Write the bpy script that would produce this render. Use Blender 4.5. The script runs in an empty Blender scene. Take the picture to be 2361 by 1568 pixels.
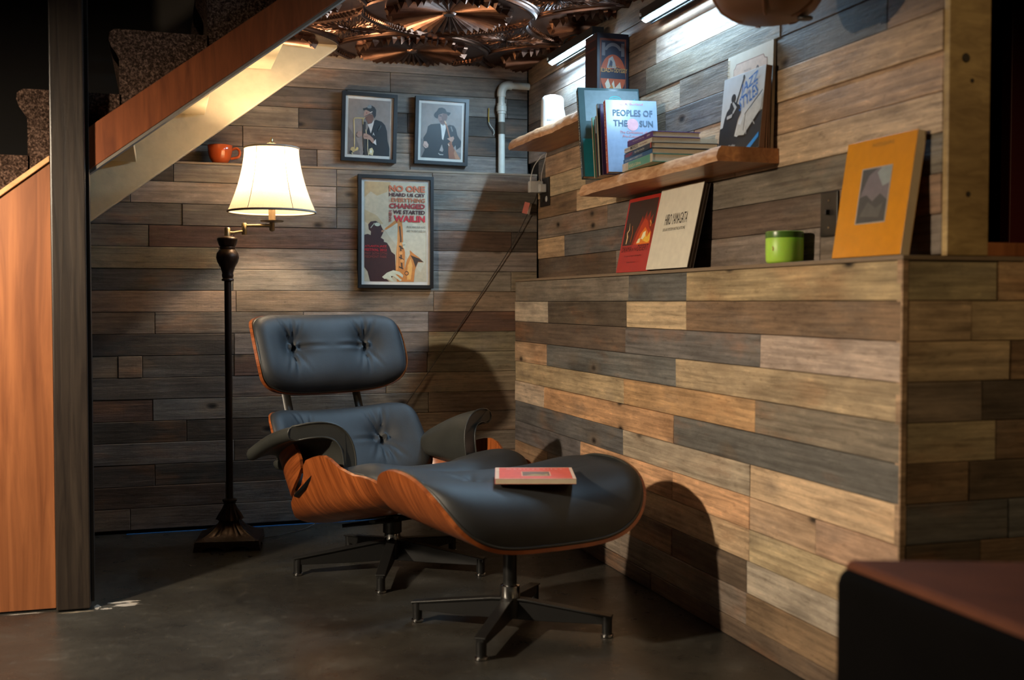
import bpy, bmesh, math, random
from mathutils import Vector, Matrix

scene = bpy.context.scene
COL = scene.collection
rnd = random.Random(11)
PI = math.pi

# ------------------------------------------------------------------ camera
cam_data = bpy.data.cameras.new('camera')
cam = bpy.data.objects.new('camera', cam_data)
COL.objects.link(cam)
cam.location = (-1.421, -4.437, 0.88)
cam.rotation_euler = (math.radians(90 - 1.95), 0, math.radians(-17.6))
cam_data.sensor_width = 36.0
cam_data.lens = 2560.0 / 2361.0 * 36.0
cam_data.clip_start = 0.05
cam_data.dof.use_dof = True
cam_data.dof.focus_distance = 3.85
cam_data.dof.aperture_fstop = 2.8
scene.camera = cam

# ------------------------------------------------------------------ world, exposure
world = bpy.data.worlds.new('world')
scene.world = world
world.use_nodes = True
world.node_tree.nodes['Background'].inputs[0].default_value = (0.55, 0.62, 0.8, 1)
world.node_tree.nodes['Background'].inputs[1].default_value = 0.004
vs = scene.view_settings
vs.view_transform = 'Standard'
vs.look = 'None'
vs.gamma = 1.0
vs.use_curve_mapping = False
vs.exposure = 0.0

cy = scene.cycles
cy.use_adaptive_sampling = True
cy.adaptive_threshold = 0.04
cy.max_bounces = 5
cy.diffuse_bounces = 3
cy.glossy_bounces = 2
cy.transmission_bounces = 3
cy.transparent_max_bounces = 6

LAMP_POWER = 20.0
LED_STRENGTH = (640.0, 300.0)
KEY_STRENGTH = 2900.0
SPOTS = [((0.45, -4.6, 2.3), (0.40, -2.55, 0.95), 70.0, 50)]

# ------------------------------------------------------------------ materials
def new_mat(name):
    m = bpy.data.materials.new(name)
    m.use_nodes = True
    nt = m.node_tree
    return m, nt, nt.nodes['Principled BSDF']

def N(nt, typ, **kw):
    n = nt.nodes.new(typ)
    for k, v in kw.items():
        if k in n.inputs:
            n.inputs[k].default_value = v
        else:
            setattr(n, k, v)
    return n

def L(nt, a, b):
    nt.links.new(a, b)

_cm = {}
def cm(name, rgb, rough=0.5, metal=0.0, spec=0.5, bump=0.0, bscale=200.0):
    key = (name, tuple(rgb), rough, metal)
    if key in _cm:
        return _cm[key]
    m, nt, p = new_mat(name)
    tc = N(nt, 'ShaderNodeTexCoord')
    no = N(nt, 'ShaderNodeTexNoise', Scale=35.0, Detail=3.0)
    L(nt, tc.outputs['Object'], no.inputs['Vector'])
    mx = N(nt, 'ShaderNodeMix', data_type='RGBA', blend_type='MULTIPLY')
    mx.inputs[0].default_value = 0.25
    mx.inputs[6].default_value = (*rgb, 1)
    L(nt, no.outputs['Fac'], mx.inputs[7])
    L(nt, mx.outputs[2], p.inputs['Base Color'])
    p.inputs['Roughness'].default_value = rough
    p.inputs['Metallic'].default_value = metal
    p.inputs['Specular IOR Level'].default_value = spec
    if bump:
        n2 = N(nt, 'ShaderNodeTexNoise', Scale=bscale, Detail=2.0)
        L(nt, tc.outputs['Object'], n2.inputs['Vector'])
        b = N(nt, 'ShaderNodeBump', Strength=bump, Distance=0.002)
        L(nt, n2.outputs['Fac'], b.inputs['Height'])
        L(nt, b.outputs['Normal'], p.inputs['Normal'])
    _cm[key] = m
    return m

def ramp(nt, stops):
    r = N(nt, 'ShaderNodeValToRGB')
    el = r.color_ramp.elements
    while len(el) < len(stops):
        el.new(0.5)
    for e, (pos, c) in zip(el, stops):
        e.position = pos
        e.color = (*c, 1) if len(c) == 3 else c
    return r

def mixc(nt, fac, a, b, mode='MIX'):
    mx = N(nt, 'ShaderNodeMix', data_type='RGBA', blend_type=mode)
    for v, i in ((fac, 0), (a, 6), (b, 7)):
        if hasattr(v, 'is_linked') or hasattr(v, 'links'):
            L(nt, v, mx.inputs[i])
        elif i == 0:
            mx.inputs[0].default_value = v
        else:
            mx.inputs[i].default_value = (*v, 1)
    return mx.outputs[2]

def mathn(nt, op, a, b=None, c=None):
    n = N(nt, 'ShaderNodeMath', operation=op)
    for i, v in enumerate((a, b, c)):
        if v is None:
            continue
        if hasattr(v, 'links'):
            L(nt, v, n.inputs[i])
        else:
            n.inputs[i].default_value = v
    return n.outputs[0]

def make_plank_mat(name, tint=(1, 1, 1)):
    m, nt, p = new_mat(name)
    tc = N(nt, 'ShaderNodeTexCoord')
    oi = N(nt, 'ShaderNodeObjectInfo')
    off = N(nt, 'ShaderNodeVectorMath', operation='SCALE')
    cmb = N(nt, 'ShaderNodeCombineXYZ', X=37.0, Y=11.0, Z=53.0)
    L(nt, cmb.outputs[0], off.inputs[0])
    L(nt, oi.outputs['Random'], off.inputs['Scale'])
    add = N(nt, 'ShaderNodeVectorMath', operation='ADD')
    L(nt, tc.outputs['Object'], add.inputs[0])
    L(nt, off.outputs[0], add.inputs[1])
    # broad tone drift along the board
    mp0 = N(nt, 'ShaderNodeMapping'); mp0.inputs['Scale'].default_value = (4.5, 3.0, 13.0)
    L(nt, add.outputs[0], mp0.inputs['Vector'])
    n0 = N(nt, 'ShaderNodeTexNoise', Scale=1.0, Detail=5.0, Roughness=0.6)
    L(nt, mp0.outputs[0], n0.inputs['Vector'])
    # fine grain, long along x
    mp1 = N(nt, 'ShaderNodeMapping'); mp1.inputs['Scale'].default_value = (4.0, 5.0, 95.0)
    L(nt, add.outputs[0], mp1.inputs['Vector'])
    n1 = N(nt, 'ShaderNodeTexNoise', Scale=1.0, Detail=5.0, Roughness=0.65, Distortion=0.6)
    L(nt, mp1.outputs[0], n1.inputs['Vector'])
    # cathedral figure
    mp2 = N(nt, 'ShaderNodeMapping'); mp2.inputs['Scale'].default_value = (0.8, 1.0, 9.0)
    L(nt, add.outputs[0], mp2.inputs['Vector'])
    w = N(nt, 'ShaderNodeTexWave', Scale=1.6, Distortion=5.0, Detail=2.0)
    w.bands_direction = 'Z'
    w.inputs['Detail Scale'].default_value = 1.2
    L(nt, mp2.outputs[0], w.inputs['Vector'])
    # knots
    mp3 = N(nt, 'ShaderNodeMapping'); mp3.inputs['Scale'].default_value = (5.5, 1.0, 11.0)
    L(nt, add.outputs[0], mp3.inputs['Vector'])
    vo = N(nt, 'ShaderNodeTexVoronoi', Scale=1.0)
    vo.inputs['Randomness'].default_value = 1.0
    L(nt, mp3.outputs[0], vo.inputs['Vector'])
    sep = N(nt, 'ShaderNodeSeparateColor')
    L(nt, vo.outputs['Color'], sep.inputs[0])
    pick = mathn(nt, 'GREATER_THAN', sep.outputs[0], 0.72)
    kn = N(nt, 'ShaderNodeMapRange'); kn.inputs['From Min'].default_value = 0.16; kn.inputs['From Max'].default_value = 0.05
    L(nt, vo.outputs['Distance'], kn.inputs['Value'])
    knot = mathn(nt, 'MULTIPLY', kn.outputs[0], pick)
    hl = N(nt, 'ShaderNodeMapRange'); hl.inputs['From Min'].default_value = 0.42; hl.inputs['From Max'].default_value = 0.14
    L(nt, vo.outputs['Distance'], hl.inputs['Value'])
    halo = mathn(nt, 'MULTIPLY', hl.outputs[0], pick)
    # rough sawn cross marks
    mp4 = N(nt, 'ShaderNodeMapping'); mp4.inputs['Scale'].default_value = (160.0, 1.0, 6.0)
    L(nt, add.outputs[0], mp4.inputs['Vector'])
    n4 = N(nt, 'ShaderNodeTexNoise', Scale=1.0, Detail=2.0)
    L(nt, mp4.outputs[0], n4.inputs['Vector'])
    base = oi.outputs['Color']
    # weathering: grey-blue and rust drifts with a shape of their own
    mp5 = N(nt, 'ShaderNodeMapping'); mp5.inputs['Scale'].default_value = (2.2, 2.0, 7.0)
    mp5.inputs['Location'].default_value = (9.0, 4.0, 2.0)
    L(nt, add.outputs[0], mp5.inputs['Vector'])
    n5 = N(nt, 'ShaderNodeTexNoise', Scale=1.0, Detail=4.0, Roughness=0.6)
    L(nt, mp5.outputs[0], n5.inputs['Vector'])
    r5 = ramp(nt, [(0.56, (0, 0, 0)), (0.72, (1, 1, 1))]); L(nt, n5.outputs['Fac'], r5.inputs[0])
    r6 = ramp(nt, [(0.28, (1, 1, 1)), (0.43, (0, 0, 0))]); L(nt, n5.outputs['Fac'], r6.inputs[0])
    c = mixc(nt, mathn(nt, 'MULTIPLY', r5.outputs[0], 0.45), base, (0.30, 0.135, 0.055))
    c = mixc(nt, mathn(nt, 'MULTIPLY', r6.outputs[0], 0.55), c, (0.17, 0.155, 0.145))
    g1 = ramp(nt, [(0.28, (0.50, 0.48, 0.46)), (0.52, (1.0, 0.99, 0.98)), (0.78, (1.38, 1.35, 1.31))])
    L(nt, n1.outputs['Fac'], g1.inputs[0])
    c = mixc(nt, 0.9, c, g1.outputs[0], 'MULTIPLY')
    g2 = ramp(nt, [(0.0, (0.80, 0.77, 0.74)), (0.5, (1.03, 1.02, 1.01)), (1.0, (1.14, 1.11, 1.08))])
    L(nt, w.outputs['Fac'], g2.inputs[0])
    c = mixc(nt, 0.45, c, g2.outputs[0], 'MULTIPLY')
    g0 = ramp(nt, [(0.25, (0.50, 0.47, 0.45)), (0.5, (1.0, 0.98, 0.96)), (0.78, (1.5, 1.42, 1.32))])
    L(nt, n0.outputs['Fac'], g0.inputs[0])
    c = mixc(nt, 0.9, c, g0.outputs[0], 'MULTIPLY')
    g4 = ramp(nt, [(0.35, (0.90, 0.90, 0.90)), (0.65, (1.08, 1.08, 1.08))])
    L(nt, n4.outputs['Fac'], g4.inputs[0])
    c = mixc(nt, mathn(nt, 'MULTIPLY', r6.outputs[0], 0.8), c, mixc(nt, 1.0, c, g4.outputs[0], 'MULTIPLY'))
    mp7 = N(nt, 'ShaderNodeMapping'); mp7.inputs['Scale'].default_value = (22.0, 20.0, 75.0)
    L(nt, add.outputs[0], mp7.inputs['Vector'])
    n7 = N(nt, 'ShaderNodeTexNoise', Scale=1.0, Detail=6.0, Roughness=0.78)
    L(nt, mp7.outputs[0], n7.inputs['Vector'])
    g7 = ramp(nt, [(0.30, (0.42, 0.40, 0.38)), (0.44, (0.96, 0.95, 0.94)), (0.56, (1.0, 1.0, 1.0)), (0.70, (1.5, 1.46, 1.40))])
    L(nt, n7.outputs['Fac'], g7.inputs[0])
    c = mixc(nt, 0.75, c, g7.outputs[0], 'MULTIPLY')
    hm = mathn(nt, 'MULTIPLY', halo, 0.45)
    c = mixc(nt, hm, c, (0.17, 0.115, 0.07))
    c = mixc(nt, knot, c, (0.018, 0.012, 0.009))
    c = mixc(nt, 1.0, c, tint, 'MULTIPLY')
    L(nt, c, p.inputs['Base Color'])
    p.inputs['Roughness'].default_value = 0.62
    p.inputs['Specular IOR Level'].default_value = 0.35
    hsum = mathn(nt, 'ADD', mathn(nt, 'MULTIPLY', n1.outputs['Fac'], 0.8), mathn(nt, 'MULTIPLY', n4.outputs['Fac'], 0.08))
    hsum = mathn(nt, 'SUBTRACT', hsum, knot)
    b = N(nt, 'ShaderNodeBump', Strength=0.55, Distance=0.0035)
    hsum = mathn(nt, 'ADD', hsum, mathn(nt, 'MULTIPLY', n7.outputs['Fac'], 0.7))
    L(nt, hsum, b.inputs['Height'])
    L(nt, b.outputs['Normal'], p.inputs['Normal'])
    return m

def make_wood(name, c0, c1, scale=(3, 40, 40), rough=0.4, coat=0.0, uv=False, dist=1.0, bump=0.12):
    m, nt, p = new_mat(name)
    tc = N(nt, 'ShaderNodeTexCoord')
    mp = N(nt, 'ShaderNodeMapping'); mp.inputs['Scale'].default_value = scale
    L(nt, tc.outputs['UV' if uv else 'Object'], mp.inputs['Vector'])
    n1 = N(nt, 'ShaderNodeTexNoise', Scale=1.0, Detail=5.0, Roughness=0.6, Distortion=dist)
    L(nt, mp.outputs[0], n1.inputs['Vector'])
    mp2 = N(nt, 'ShaderNodeMapping'); mp2.inputs['Scale'].default_value = tuple(s * 0.18 for s in scale)
    L(nt, tc.outputs['UV' if uv else 'Object'], mp2.inputs['Vector'])
    n2 = N(nt, 'ShaderNodeTexNoise', Scale=1.0, Detail=2.0)
    L(nt, mp2.outputs[0], n2.inputs['Vector'])
    r = ramp(nt, [(0.30, c0), (0.68, c1)])
    L(nt, n1.outputs['Fac'], r.inputs[0])
    r2 = ramp(nt, [(0.3, (0.66, 0.6, 0.55)), (0.7, (1.2, 1.18, 1.12))])
    L(nt, n2.outputs['Fac'], r2.inputs[0])
    c = mixc(nt, 0.85, r.outputs[0], r2.outputs[0], 'MULTIPLY')
    L(nt, c, p.inputs['Base Color'])
    p.inputs['Roughness'].default_value = rough
    p.inputs['Coat Weight'].default_value = coat
    p.inputs['Coat Roughness'].default_value = 0.2
    b = N(nt, 'ShaderNodeBump', Strength=bump, Distance=0.002)
    L(nt, n1.outputs['Fac'], b.inputs['Height'])
    L(nt, b.outputs['Normal'], p.inputs['Normal'])
    return m

def make_leather(name, rgb, rough=0.42, spec=0.5):
    m, nt, p = new_mat(name)
    tc = N(nt, 'ShaderNodeTexCoord')
    v = N(nt, 'ShaderNodeTexVoronoi', Scale=420.0)
    L(nt, tc.outputs['Object'], v.inputs['Vector'])
    n = N(nt, 'ShaderNodeTexNoise', Scale=9.0, Detail=3.0)
    L(nt, tc.outputs['Object'], n.inputs['Vector'])
    r = ramp(nt, [(0.3, tuple(0.8 * c for c in rgb)), (0.7, tuple(1.2 * c for c in rgb))])
    L(nt, n.outputs['Fac'], r.inputs[0])
    L(nt, r.outputs[0], p.inputs['Base Color'])
    p.inputs['Roughness'].default_value = rough
    p.inputs['Specular IOR Level'].default_value = spec
    b = N(nt, 'ShaderNodeBump', Strength=0.18, Distance=0.0012)
    L(nt, v.outputs['Distance'], b.inputs['Height'])
    L(nt, b.outputs['Normal'], p.inputs['Normal'])
    return m

def make_floor():
    m, nt, p = new_mat('polished_concrete')
    tc = N(nt, 'ShaderNodeTexCoord')
    n1 = N(nt, 'ShaderNodeTexNoise', Scale=3.2, Detail=7.0, Roughness=0.62)
    n2 = N(nt, 'ShaderNodeTexNoise', Scale=14.0, Detail=8.0, Roughness=0.75)
    n3 = N(nt, 'ShaderNodeTexNoise', Scale=240.0, Detail=2.0)
    for n in (n1, n2, n3):
        L(nt, tc.outputs['Object'], n.inputs['Vector'])
    r = ramp(nt, [(0.32, (0.018, 0.0165, 0.0145)), (0.6, (0.036, 0.034, 0.029)), (0.78, (0.075, 0.075, 0.068))])
    L(nt, n1.outputs['Fac'], r.inputs[0])
    r2 = ramp(nt, [(0.56, (0, 0, 0)), (0.72, (1, 1, 1))])
    L(nt, n2.outputs['Fac'], r2.inputs[0])
    r3 = ramp(nt, [(0.5, (0, 0, 0)), (0.66, (1, 1, 1))])
    L(nt, n3.outputs['Fac'], r3.inputs[0])
    sp = mathn(nt, 'MULTIPLY', r2.outputs[0], r3.outputs[0])
    sp = mathn(nt, 'MULTIPLY', sp, 0.8)
    c = mixc(nt, sp, r.outputs[0], (0.16, 0.16, 0.145))
    L(nt, c, p.inputs['Base Color'])
    rr = ramp(nt, [(0.3, (0.22, 0.22, 0.22)), (0.7, (0.42, 0.42, 0.42))])
    L(nt, n2.outputs['Fac'], rr.inputs[0])
    L(nt, rr.outputs[0], p.inputs['Roughness'])
    b = N(nt, 'ShaderNodeBump', Strength=0.08, Distance=0.004)
    L(nt, n2.outputs['Fac'], b.inputs['Height'])
    L(nt, b.outputs['Normal'], p.inputs['Normal'])
    return m

def make_carpet():
    m, nt, p = new_mat('brown_carpet')
    tc = N(nt, 'ShaderNodeTexCoord')
    n1 = N(nt, 'ShaderNodeTexNoise', Scale=140.0, Detail=4.0, Roughness=0.8)
    L(nt, tc.outputs['Object'], n1.inputs['Vector'])
    r = ramp(nt, [(0.36, (0.011, 0.006, 0.004)), (0.5, (0.062, 0.036, 0.025)), (0.66, (0.25, 0.16, 0.12))])
    L(nt, n1.outputs['Fac'], r.inputs[0])
    L(nt, r.outputs[0], p.inputs['Base Color'])
    p.inputs['Roughness'].default_value = 0.95
    p.inputs['Specular IOR Level'].default_value = 0.1
    b = N(nt, 'ShaderNodeBump', Strength=1.0, Distance=0.012)
    L(nt, n1.outputs['Fac'], b.inputs['Height'])
    L(nt, b.outputs['Normal'], p.inputs['Normal'])
    return m

def make_copper():
    m, nt, p = new_mat('copper_tin')
    tc = N(nt, 'ShaderNodeTexCoord')
    n1 = N(nt, 'ShaderNodeTexNoise', Scale=12.0, Detail=5.0)
    L(nt, tc.outputs['Object'], n1.inputs['Vector'])
    r = ramp(nt, [(0.3, (0.08, 0.034, 0.022)), (0.7, (0.20, 0.105, 0.07))])
    L(nt, n1.outputs['Fac'], r.inputs[0])
    L(nt, r.outputs[0], p.inputs['Base Color'])
    p.inputs['Metallic'].default_value = 1.0
    p.inputs['Roughness'].default_value = 0.33
    return m

def make_shade():
    m = bpy.data.materials.new('lampshade_linen'); m.use_nodes = True
    nt = m.node_tree
    nt.nodes.remove(nt.nodes['Principled BSDF'])
    out = nt.nodes['Material Output']
    tc = N(nt, 'ShaderNodeTexCoord')
    n = N(nt, 'ShaderNodeTexNoise', Scale=300.0, Detail=1.0)
    L(nt, tc.outputs['Object'], n.inputs['Vector'])
    r = ramp(nt, [(0.2, (0.56, 0.47, 0.345)), (0.8, (0.68, 0.585, 0.44))])
    L(nt, n.outputs['Fac'], r.inputs[0])
    d = N(nt, 'ShaderNodeBsdfDiffuse'); t = N(nt, 'ShaderNodeBsdfTranslucent')
    L(nt, r.outputs[0], d.inputs['Color']); L(nt, r.outputs[0], t.inputs['Color'])
    mx = N(nt, 'ShaderNodeMixShader'); mx.inputs[0].default_value = 0.42
    L(nt, d.outputs[0], mx.inputs[1]); L(nt, t.outputs[0], mx.inputs[2])
    L(nt, mx.outputs[0], out.inputs['Surface'])
    return m

def make_emit(name, rgb, strength):
    m = bpy.data.materials.new(name); m.use_nodes = True
    nt = m.node_tree
    nt.nodes.remove(nt.nodes['Principled BSDF'])
    e = N(nt, 'ShaderNodeEmission', Color=(*rgb, 1), Strength=strength)
    L(nt, e.outputs[0], nt.nodes['Material Output'].inputs['Surface'])
    return m

def make_print():
    m, nt, p = new_mat('printed_ink')
    a = N(nt, 'ShaderNodeAttribute', attribute_name='Col')
    tc = N(nt, 'ShaderNodeTexCoord')
    n = N(nt, 'ShaderNodeTexNoise', Scale=60.0, Detail=3.0)
    L(nt, tc.outputs['Object'], n.inputs['Vector'])
    r = ramp(nt, [(0.3, (0.86, 0.86, 0.86)), (0.7, (1.08, 1.08, 1.08))])
    L(nt, n.outputs['Fac'], r.inputs[0])
    c = mixc(nt, 0.8, a.outputs['Color'], r.outputs[0], 'MULTIPLY')
    L(nt, c, p.inputs['Base Color'])
    p.inputs['Roughness'].default_value = 0.5
    return m

def make_glass_pane():
    m = bpy.data.materials.new('picture_glass'); m.use_nodes = True
    nt = m.node_tree
    nt.nodes.remove(nt.nodes['Principled BSDF'])
    t = N(nt, 'ShaderNodeBsdfTransparent'); g = N(nt, 'ShaderNodeBsdfGlossy', Roughness=0.22)
    lw = N(nt, 'ShaderNodeLayerWeight', Blend=0.5)
    f = mathn(nt, 'MULTIPLY_ADD', mathn(nt, 'POWER', lw.outputs['Facing'], 5.0), 0.5, 0.011)
    mx = N(nt, 'ShaderNodeMixShader')
    L(nt, f, mx.inputs[0]); L(nt, t.outputs[0], mx.inputs[1]); L(nt, g.outputs[0], mx.inputs[2])
    L(nt, mx.outputs[0], nt.nodes['Material Output'].inputs['Surface'])
    return m

def make_candle():
    m, nt, p = new_mat('green_frosted_glass')
    p.inputs['Base Color'].default_value = (0.46, 0.76, 0.09, 1)
    p.inputs['Roughness'].default_value = 0.4
    p.inputs['Subsurface Weight'].default_value = 0.6
    p.inputs['Subsurface Radius'].default_value = (0.02, 0.04, 0.01)
    p.inputs['Subsurface Scale'].default_value = 0.6
    return m

M = dict(
    plank=make_plank_mat('reclaimed_plank'),
    floor=make_floor(), carpet=make_carpet(), copper=make_copper(), shade=make_shade(),
    print=make_print(), glass=make_glass_pane(), candle=make_candle(),
    leather=make_leather('black_leather', (0.024, 0.026, 0.029), 0.58, 0.4),
    arm_leather=make_leather('black_arm_leather', (0.028, 0.029, 0.026), 0.42),
    sofa_leather=make_leather('brown_leather', (0.085, 0.026, 0.011), 0.75, 0.15),
    drum_leather=make_leather('tan_leather', (0.16, 0.075, 0.04), 0.45),
    ply=make_wood('rosewood_veneer', (0.15, 0.034, 0.008), (0.42, 0.118, 0.030), (5.0, 90.0, 1.0), 0.32, 0.35, uv=True, dist=0.9, bump=0.03),
    orange=make_wood('orange_plywood', (0.17, 0.056, 0.019), (0.31, 0.115, 0.042), (30, 30, 2.0), 0.42, 0.1, bump=0.05),
    skirt=make_wood('varnished_skirt', (0.11, 0.028, 0.008), (0.23, 0.065, 0.019), (30, 30, 3.0), 0.42, 0.15, bump=0.05),
    orange_edge=make_wood('plywood_edge', (0.42, 0.2, 0.08), (0.6, 0.33, 0.15), (20, 20, 20), 0.5, 0.0),
    cream=cm('cream_paint', (0.62, 0.50, 0.32), 0.5, 0, 0.4, 0.25, 60),
    post=make_wood('dark_stained_wood', (0.010, 0.007, 0.006), (0.034, 0.025, 0.019), (60, 60, 2.5), 0.38, 0.15, bump=0.3),
    pine=make_wood('pale_pine', (0.30, 0.20, 0.08), (0.50, 0.36, 0.16), (14, 14, 45), 0.55, 0.0, bump=0.2),
    shelf=make_wood('shelf_wood', (0.34, 0.125, 0.04), (0.62, 0.28, 0.10), (40, 3.5, 40), 0.4, 0.15, bump=0.1),
    bark=make_wood('live_edge', (0.42, 0.2, 0.09), (0.75, 0.48, 0.3), (18, 9, 40), 0.55, 0.0, dist=2.0, bump=0.3),
    bronze=cm('antique_bronze', (0.034, 0.017, 0.010), 0.38, 0.5, 0.5, 0.25, 90),
    brass=cm('aged_brass', (0.42, 0.33, 0.2), 0.3, 0.9, 0.5),
    black=cm('black_metal', (0.012, 0.012, 0.012), 0.42, 0.0, 0.5, 0.1, 300),
    blackp=cm('black_plastic', (0.013, 0.012, 0.012), 0.45),
    frame=cm('black_frame', (0.012, 0.011, 0.011), 0.4),
    chrome=cm('chrome', (0.75, 0.75, 0.75), 0.12, 1.0),
    white=cm('white_plastic', (0.62, 0.62, 0.61), 0.32),
    pvc=cm('white_pvc', (0.74, 0.70, 0.60), 0.4),
    mat_board=cm('mat_board', (0.72, 0.66, 0.58), 0.8),
    pages=cm('book_pages', (0.62, 0.52, 0.38), 0.85, 0, 0.2, 0.6, 400),
    dark=cm('dark_substrate', (0.008, 0.006, 0.005), 0.9),
    wall_dark=cm('dark_wall_paint', (0.010, 0.009, 0.008), 0.9),
    cup=cm('orange_glaze', (0.50, 0.085, 0.018), 0.14),
)
LETTER = {}
def ink(rgb):
    k = tuple(rgb)
    if k not in LETTER:
        LETTER[k] = cm('ink_%02d' % len(LETTER), rgb, 0.5)
    return LETTER[k]

# ------------------------------------------------------------------ mesh helpers
class MB:
    def __init__(s):
        s.v = []; s.f = []; s.c = []; s.uv = []
    def add(s, vs, fs, col=None, uvs=None):
        o = len(s.v)
        s.v += [tuple(p) for p in vs]
        s.f += [tuple(i + o for i in f) for f in fs]
        s.c += [col] * len(fs)
        s.uv += list(uvs) if uvs else [(0, 0)] * len(vs)
        return s
    def box(s, x0, x1, y0, y1, z0, z1):
        vs = [(x0, y0, z0), (x1, y0, z0), (x1, y1, z0), (x0, y1, z0), (x0, y0, z1), (x1, y0, z1), (x1, y1, z1), (x0, y1, z1)]
        return s.add(vs, [(0, 3, 2, 1), (4, 5, 6, 7), (0, 1, 5, 4), (1, 2, 6, 5), (2, 3, 7, 6), (3, 0, 4, 7)])
    def grid(s, fn, nu, nv, cu=False, cv=False, uvfn=None):
        vs = []; uvs = []
        for i in range(nu):
            for j in range(nv):
                vs.append(tuple(fn(i, j)))
                if uvfn: uvs.append(uvfn(i, j))
        fs = []
        for i in range(nu if cu else nu - 1):
            for j in range(nv if cv else nv - 1):
                a = i * nv + j; b = ((i + 1) % nu) * nv + j
                c = ((i + 1) % nu) * nv + (j + 1) % nv; d = i * nv + (j + 1) % nv
                fs.append((a, b, c, d))
        return s.add(vs, fs, None, uvs if uvfn else None)
    def tube(s, pts, r, n=10, closed=False, caps=True, sx=1.0):
        P = [Vector(p) for p in pts]; m = len(P)
        rr = r if isinstance(r, (list, tuple)) else [r] * m
        T = []
        for i in range(m):
            a = P[(i - 1) % m] if (closed or i > 0) else P[i]
            b = P[(i + 1) % m] if (closed or i < m - 1) else P[i]
            t = (b - a)
            T.append(t.normalized() if t.length > 1e-9 else Vector((0, 0, 1)))
        up = Vector((0, 0, 1)) if abs(T[0].z) < 0.9 else Vector((1, 0, 0))
        nrm = (up - T[0] * up.dot(T[0])).normalized()
        vs = []
        for i in range(m):
            nrm = nrm - T[i] * nrm.dot(T[i])
            nrm = nrm.normalized() if nrm.length > 1e-6 else T[i].orthogonal().normalized()
            bi = T[i].cross(nrm)
            for k in range(n):
                a = 2 * PI * k / n
                vs.append(tuple(P[i] + (nrm * math.cos(a) * sx + bi * math.sin(a)) * rr[i]))
        fs = []
        for i in range(m if closed else m - 1):
            for k in range(n):
                fs.append((i * n + k, i * n + (k + 1) % n, ((i + 1) % m) * n + (k + 1) % n, ((i + 1) % m) * n + k))
        if caps and not closed:
            fs.append(tuple(reversed(range(n))))
            fs.append(tuple((m - 1) * n + k for k in range(n)))
        return s.add(vs, fs)
    def lathe(s, prof, n=32, c=(0, 0, 0), caps=True, rfn=None):
        vs = []
        for (r, z) in prof:
            for k in range(n):
                a = 2 * PI * k / n
                q = r * (rfn(a, z) if rfn else 1.0)
                vs.append((c[0] + q * math.cos(a), c[1] + q * math.sin(a), c[2] + z))
        m = len(prof); fs = []
        for i in range(m - 1):
            for k in range(n):
                fs.append((i * n + k, i * n + (k + 1) % n, (i + 1) * n + (k + 1) % n, (i + 1) * n + k))
        if caps:
            fs.append(tuple(reversed(range(n))))
            fs.append(tuple((m - 1) * n + k for k in range(n)))
        return s.add(vs, fs)
    def prism(s, poly, mapf, d0, d1):
        n = len(poly)
        vs = [mapf(p[0], p[1], d0) for p in poly] + [mapf(p[0], p[1], d1) for p in poly]
        fs = [tuple(range(n)), tuple(reversed(range(n, 2 * n)))]
        for i in range(n):
            j = (i + 1) % n
            fs.append((j, i, i + n, j + n))
        return s.add(vs, fs)
    def mesh(s, name, smooth=0, bevel=0, bseg=2, fixn=True):
        me = bpy.data.meshes.new(name)
        me.from_pydata(s.v, [], s.f)
        if any(c is not None for c in s.c):
            at = me.color_attributes.new('Col', 'FLOAT_COLOR', 'CORNER')
            i = 0
            for f, c in zip(s.f, s.c):
                for _ in f:
                    at.data[i].color = (*(c or (1, 1, 1)), 1); i += 1
        if any(u != (0, 0) for u in s.uv):
            ul = me.uv_layers.new(name='UVMap')
            for lp in me.loops:
                ul.data[lp.index].uv = s.uv[lp.vertex_index]
        if bevel or fixn:
            bm = bmesh.new(); bm.from_mesh(me)
            if fixn: bmesh.ops.recalc_face_normals(bm, faces=bm.faces)
            if bevel:
                bmesh.ops.bevel(bm, geom=[e for e in bm.edges if e.is_manifold and e.calc_face_angle(0) > 0.5], offset=bevel, segments=bseg, affect='EDGES', profile=0.5)
            bm.to_mesh(me); bm.free()
        if smooth:
            me.polygons.foreach_set('use_smooth', [True] * len(me.polygons))
            me.set_sharp_from_angle(angle=math.radians(smooth))
        me.update()
        return me
    def build(s, name, mat, parent=None, smooth=0, bevel=0, bseg=2, fixn=True):
        return link(name, s.mesh(name, smooth, bevel, bseg, fixn), mat, parent)

def link(name, me, mat=None, parent=None):
    o = bpy.data.objects.new(name, me)
    COL.objects.link(o)
    if mat is not None:
        if len(me.materials) == 0:
            me.materials.append(mat)
    if parent is not None:
        o.parent = parent
    return o

def tag(o, label=None, cat=None, group=None, kind=None):
    if label: o['label'] = label
    if cat: o['category'] = cat
    if group: o['group'] = group
    if kind: o['kind'] = kind
    return o

def thing(name, label, cat, loc=(0, 0, 0), rot=(0, 0, 0), group=None):
    o = bpy.data.objects.new(name, None)
    o.empty_display_size = 0.05
    COL.objects.link(o)
    o.location = loc; o.rotation_euler = rot
    return tag(o, label, cat, group)

def box(name, x0, x1, y0, y1, z0, z1, mat, parent=None, bevel=0, smooth=0):
    return MB().box(x0, x1, y0, y1, z0, z1).build(name, mat, parent, smooth, bevel)

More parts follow.
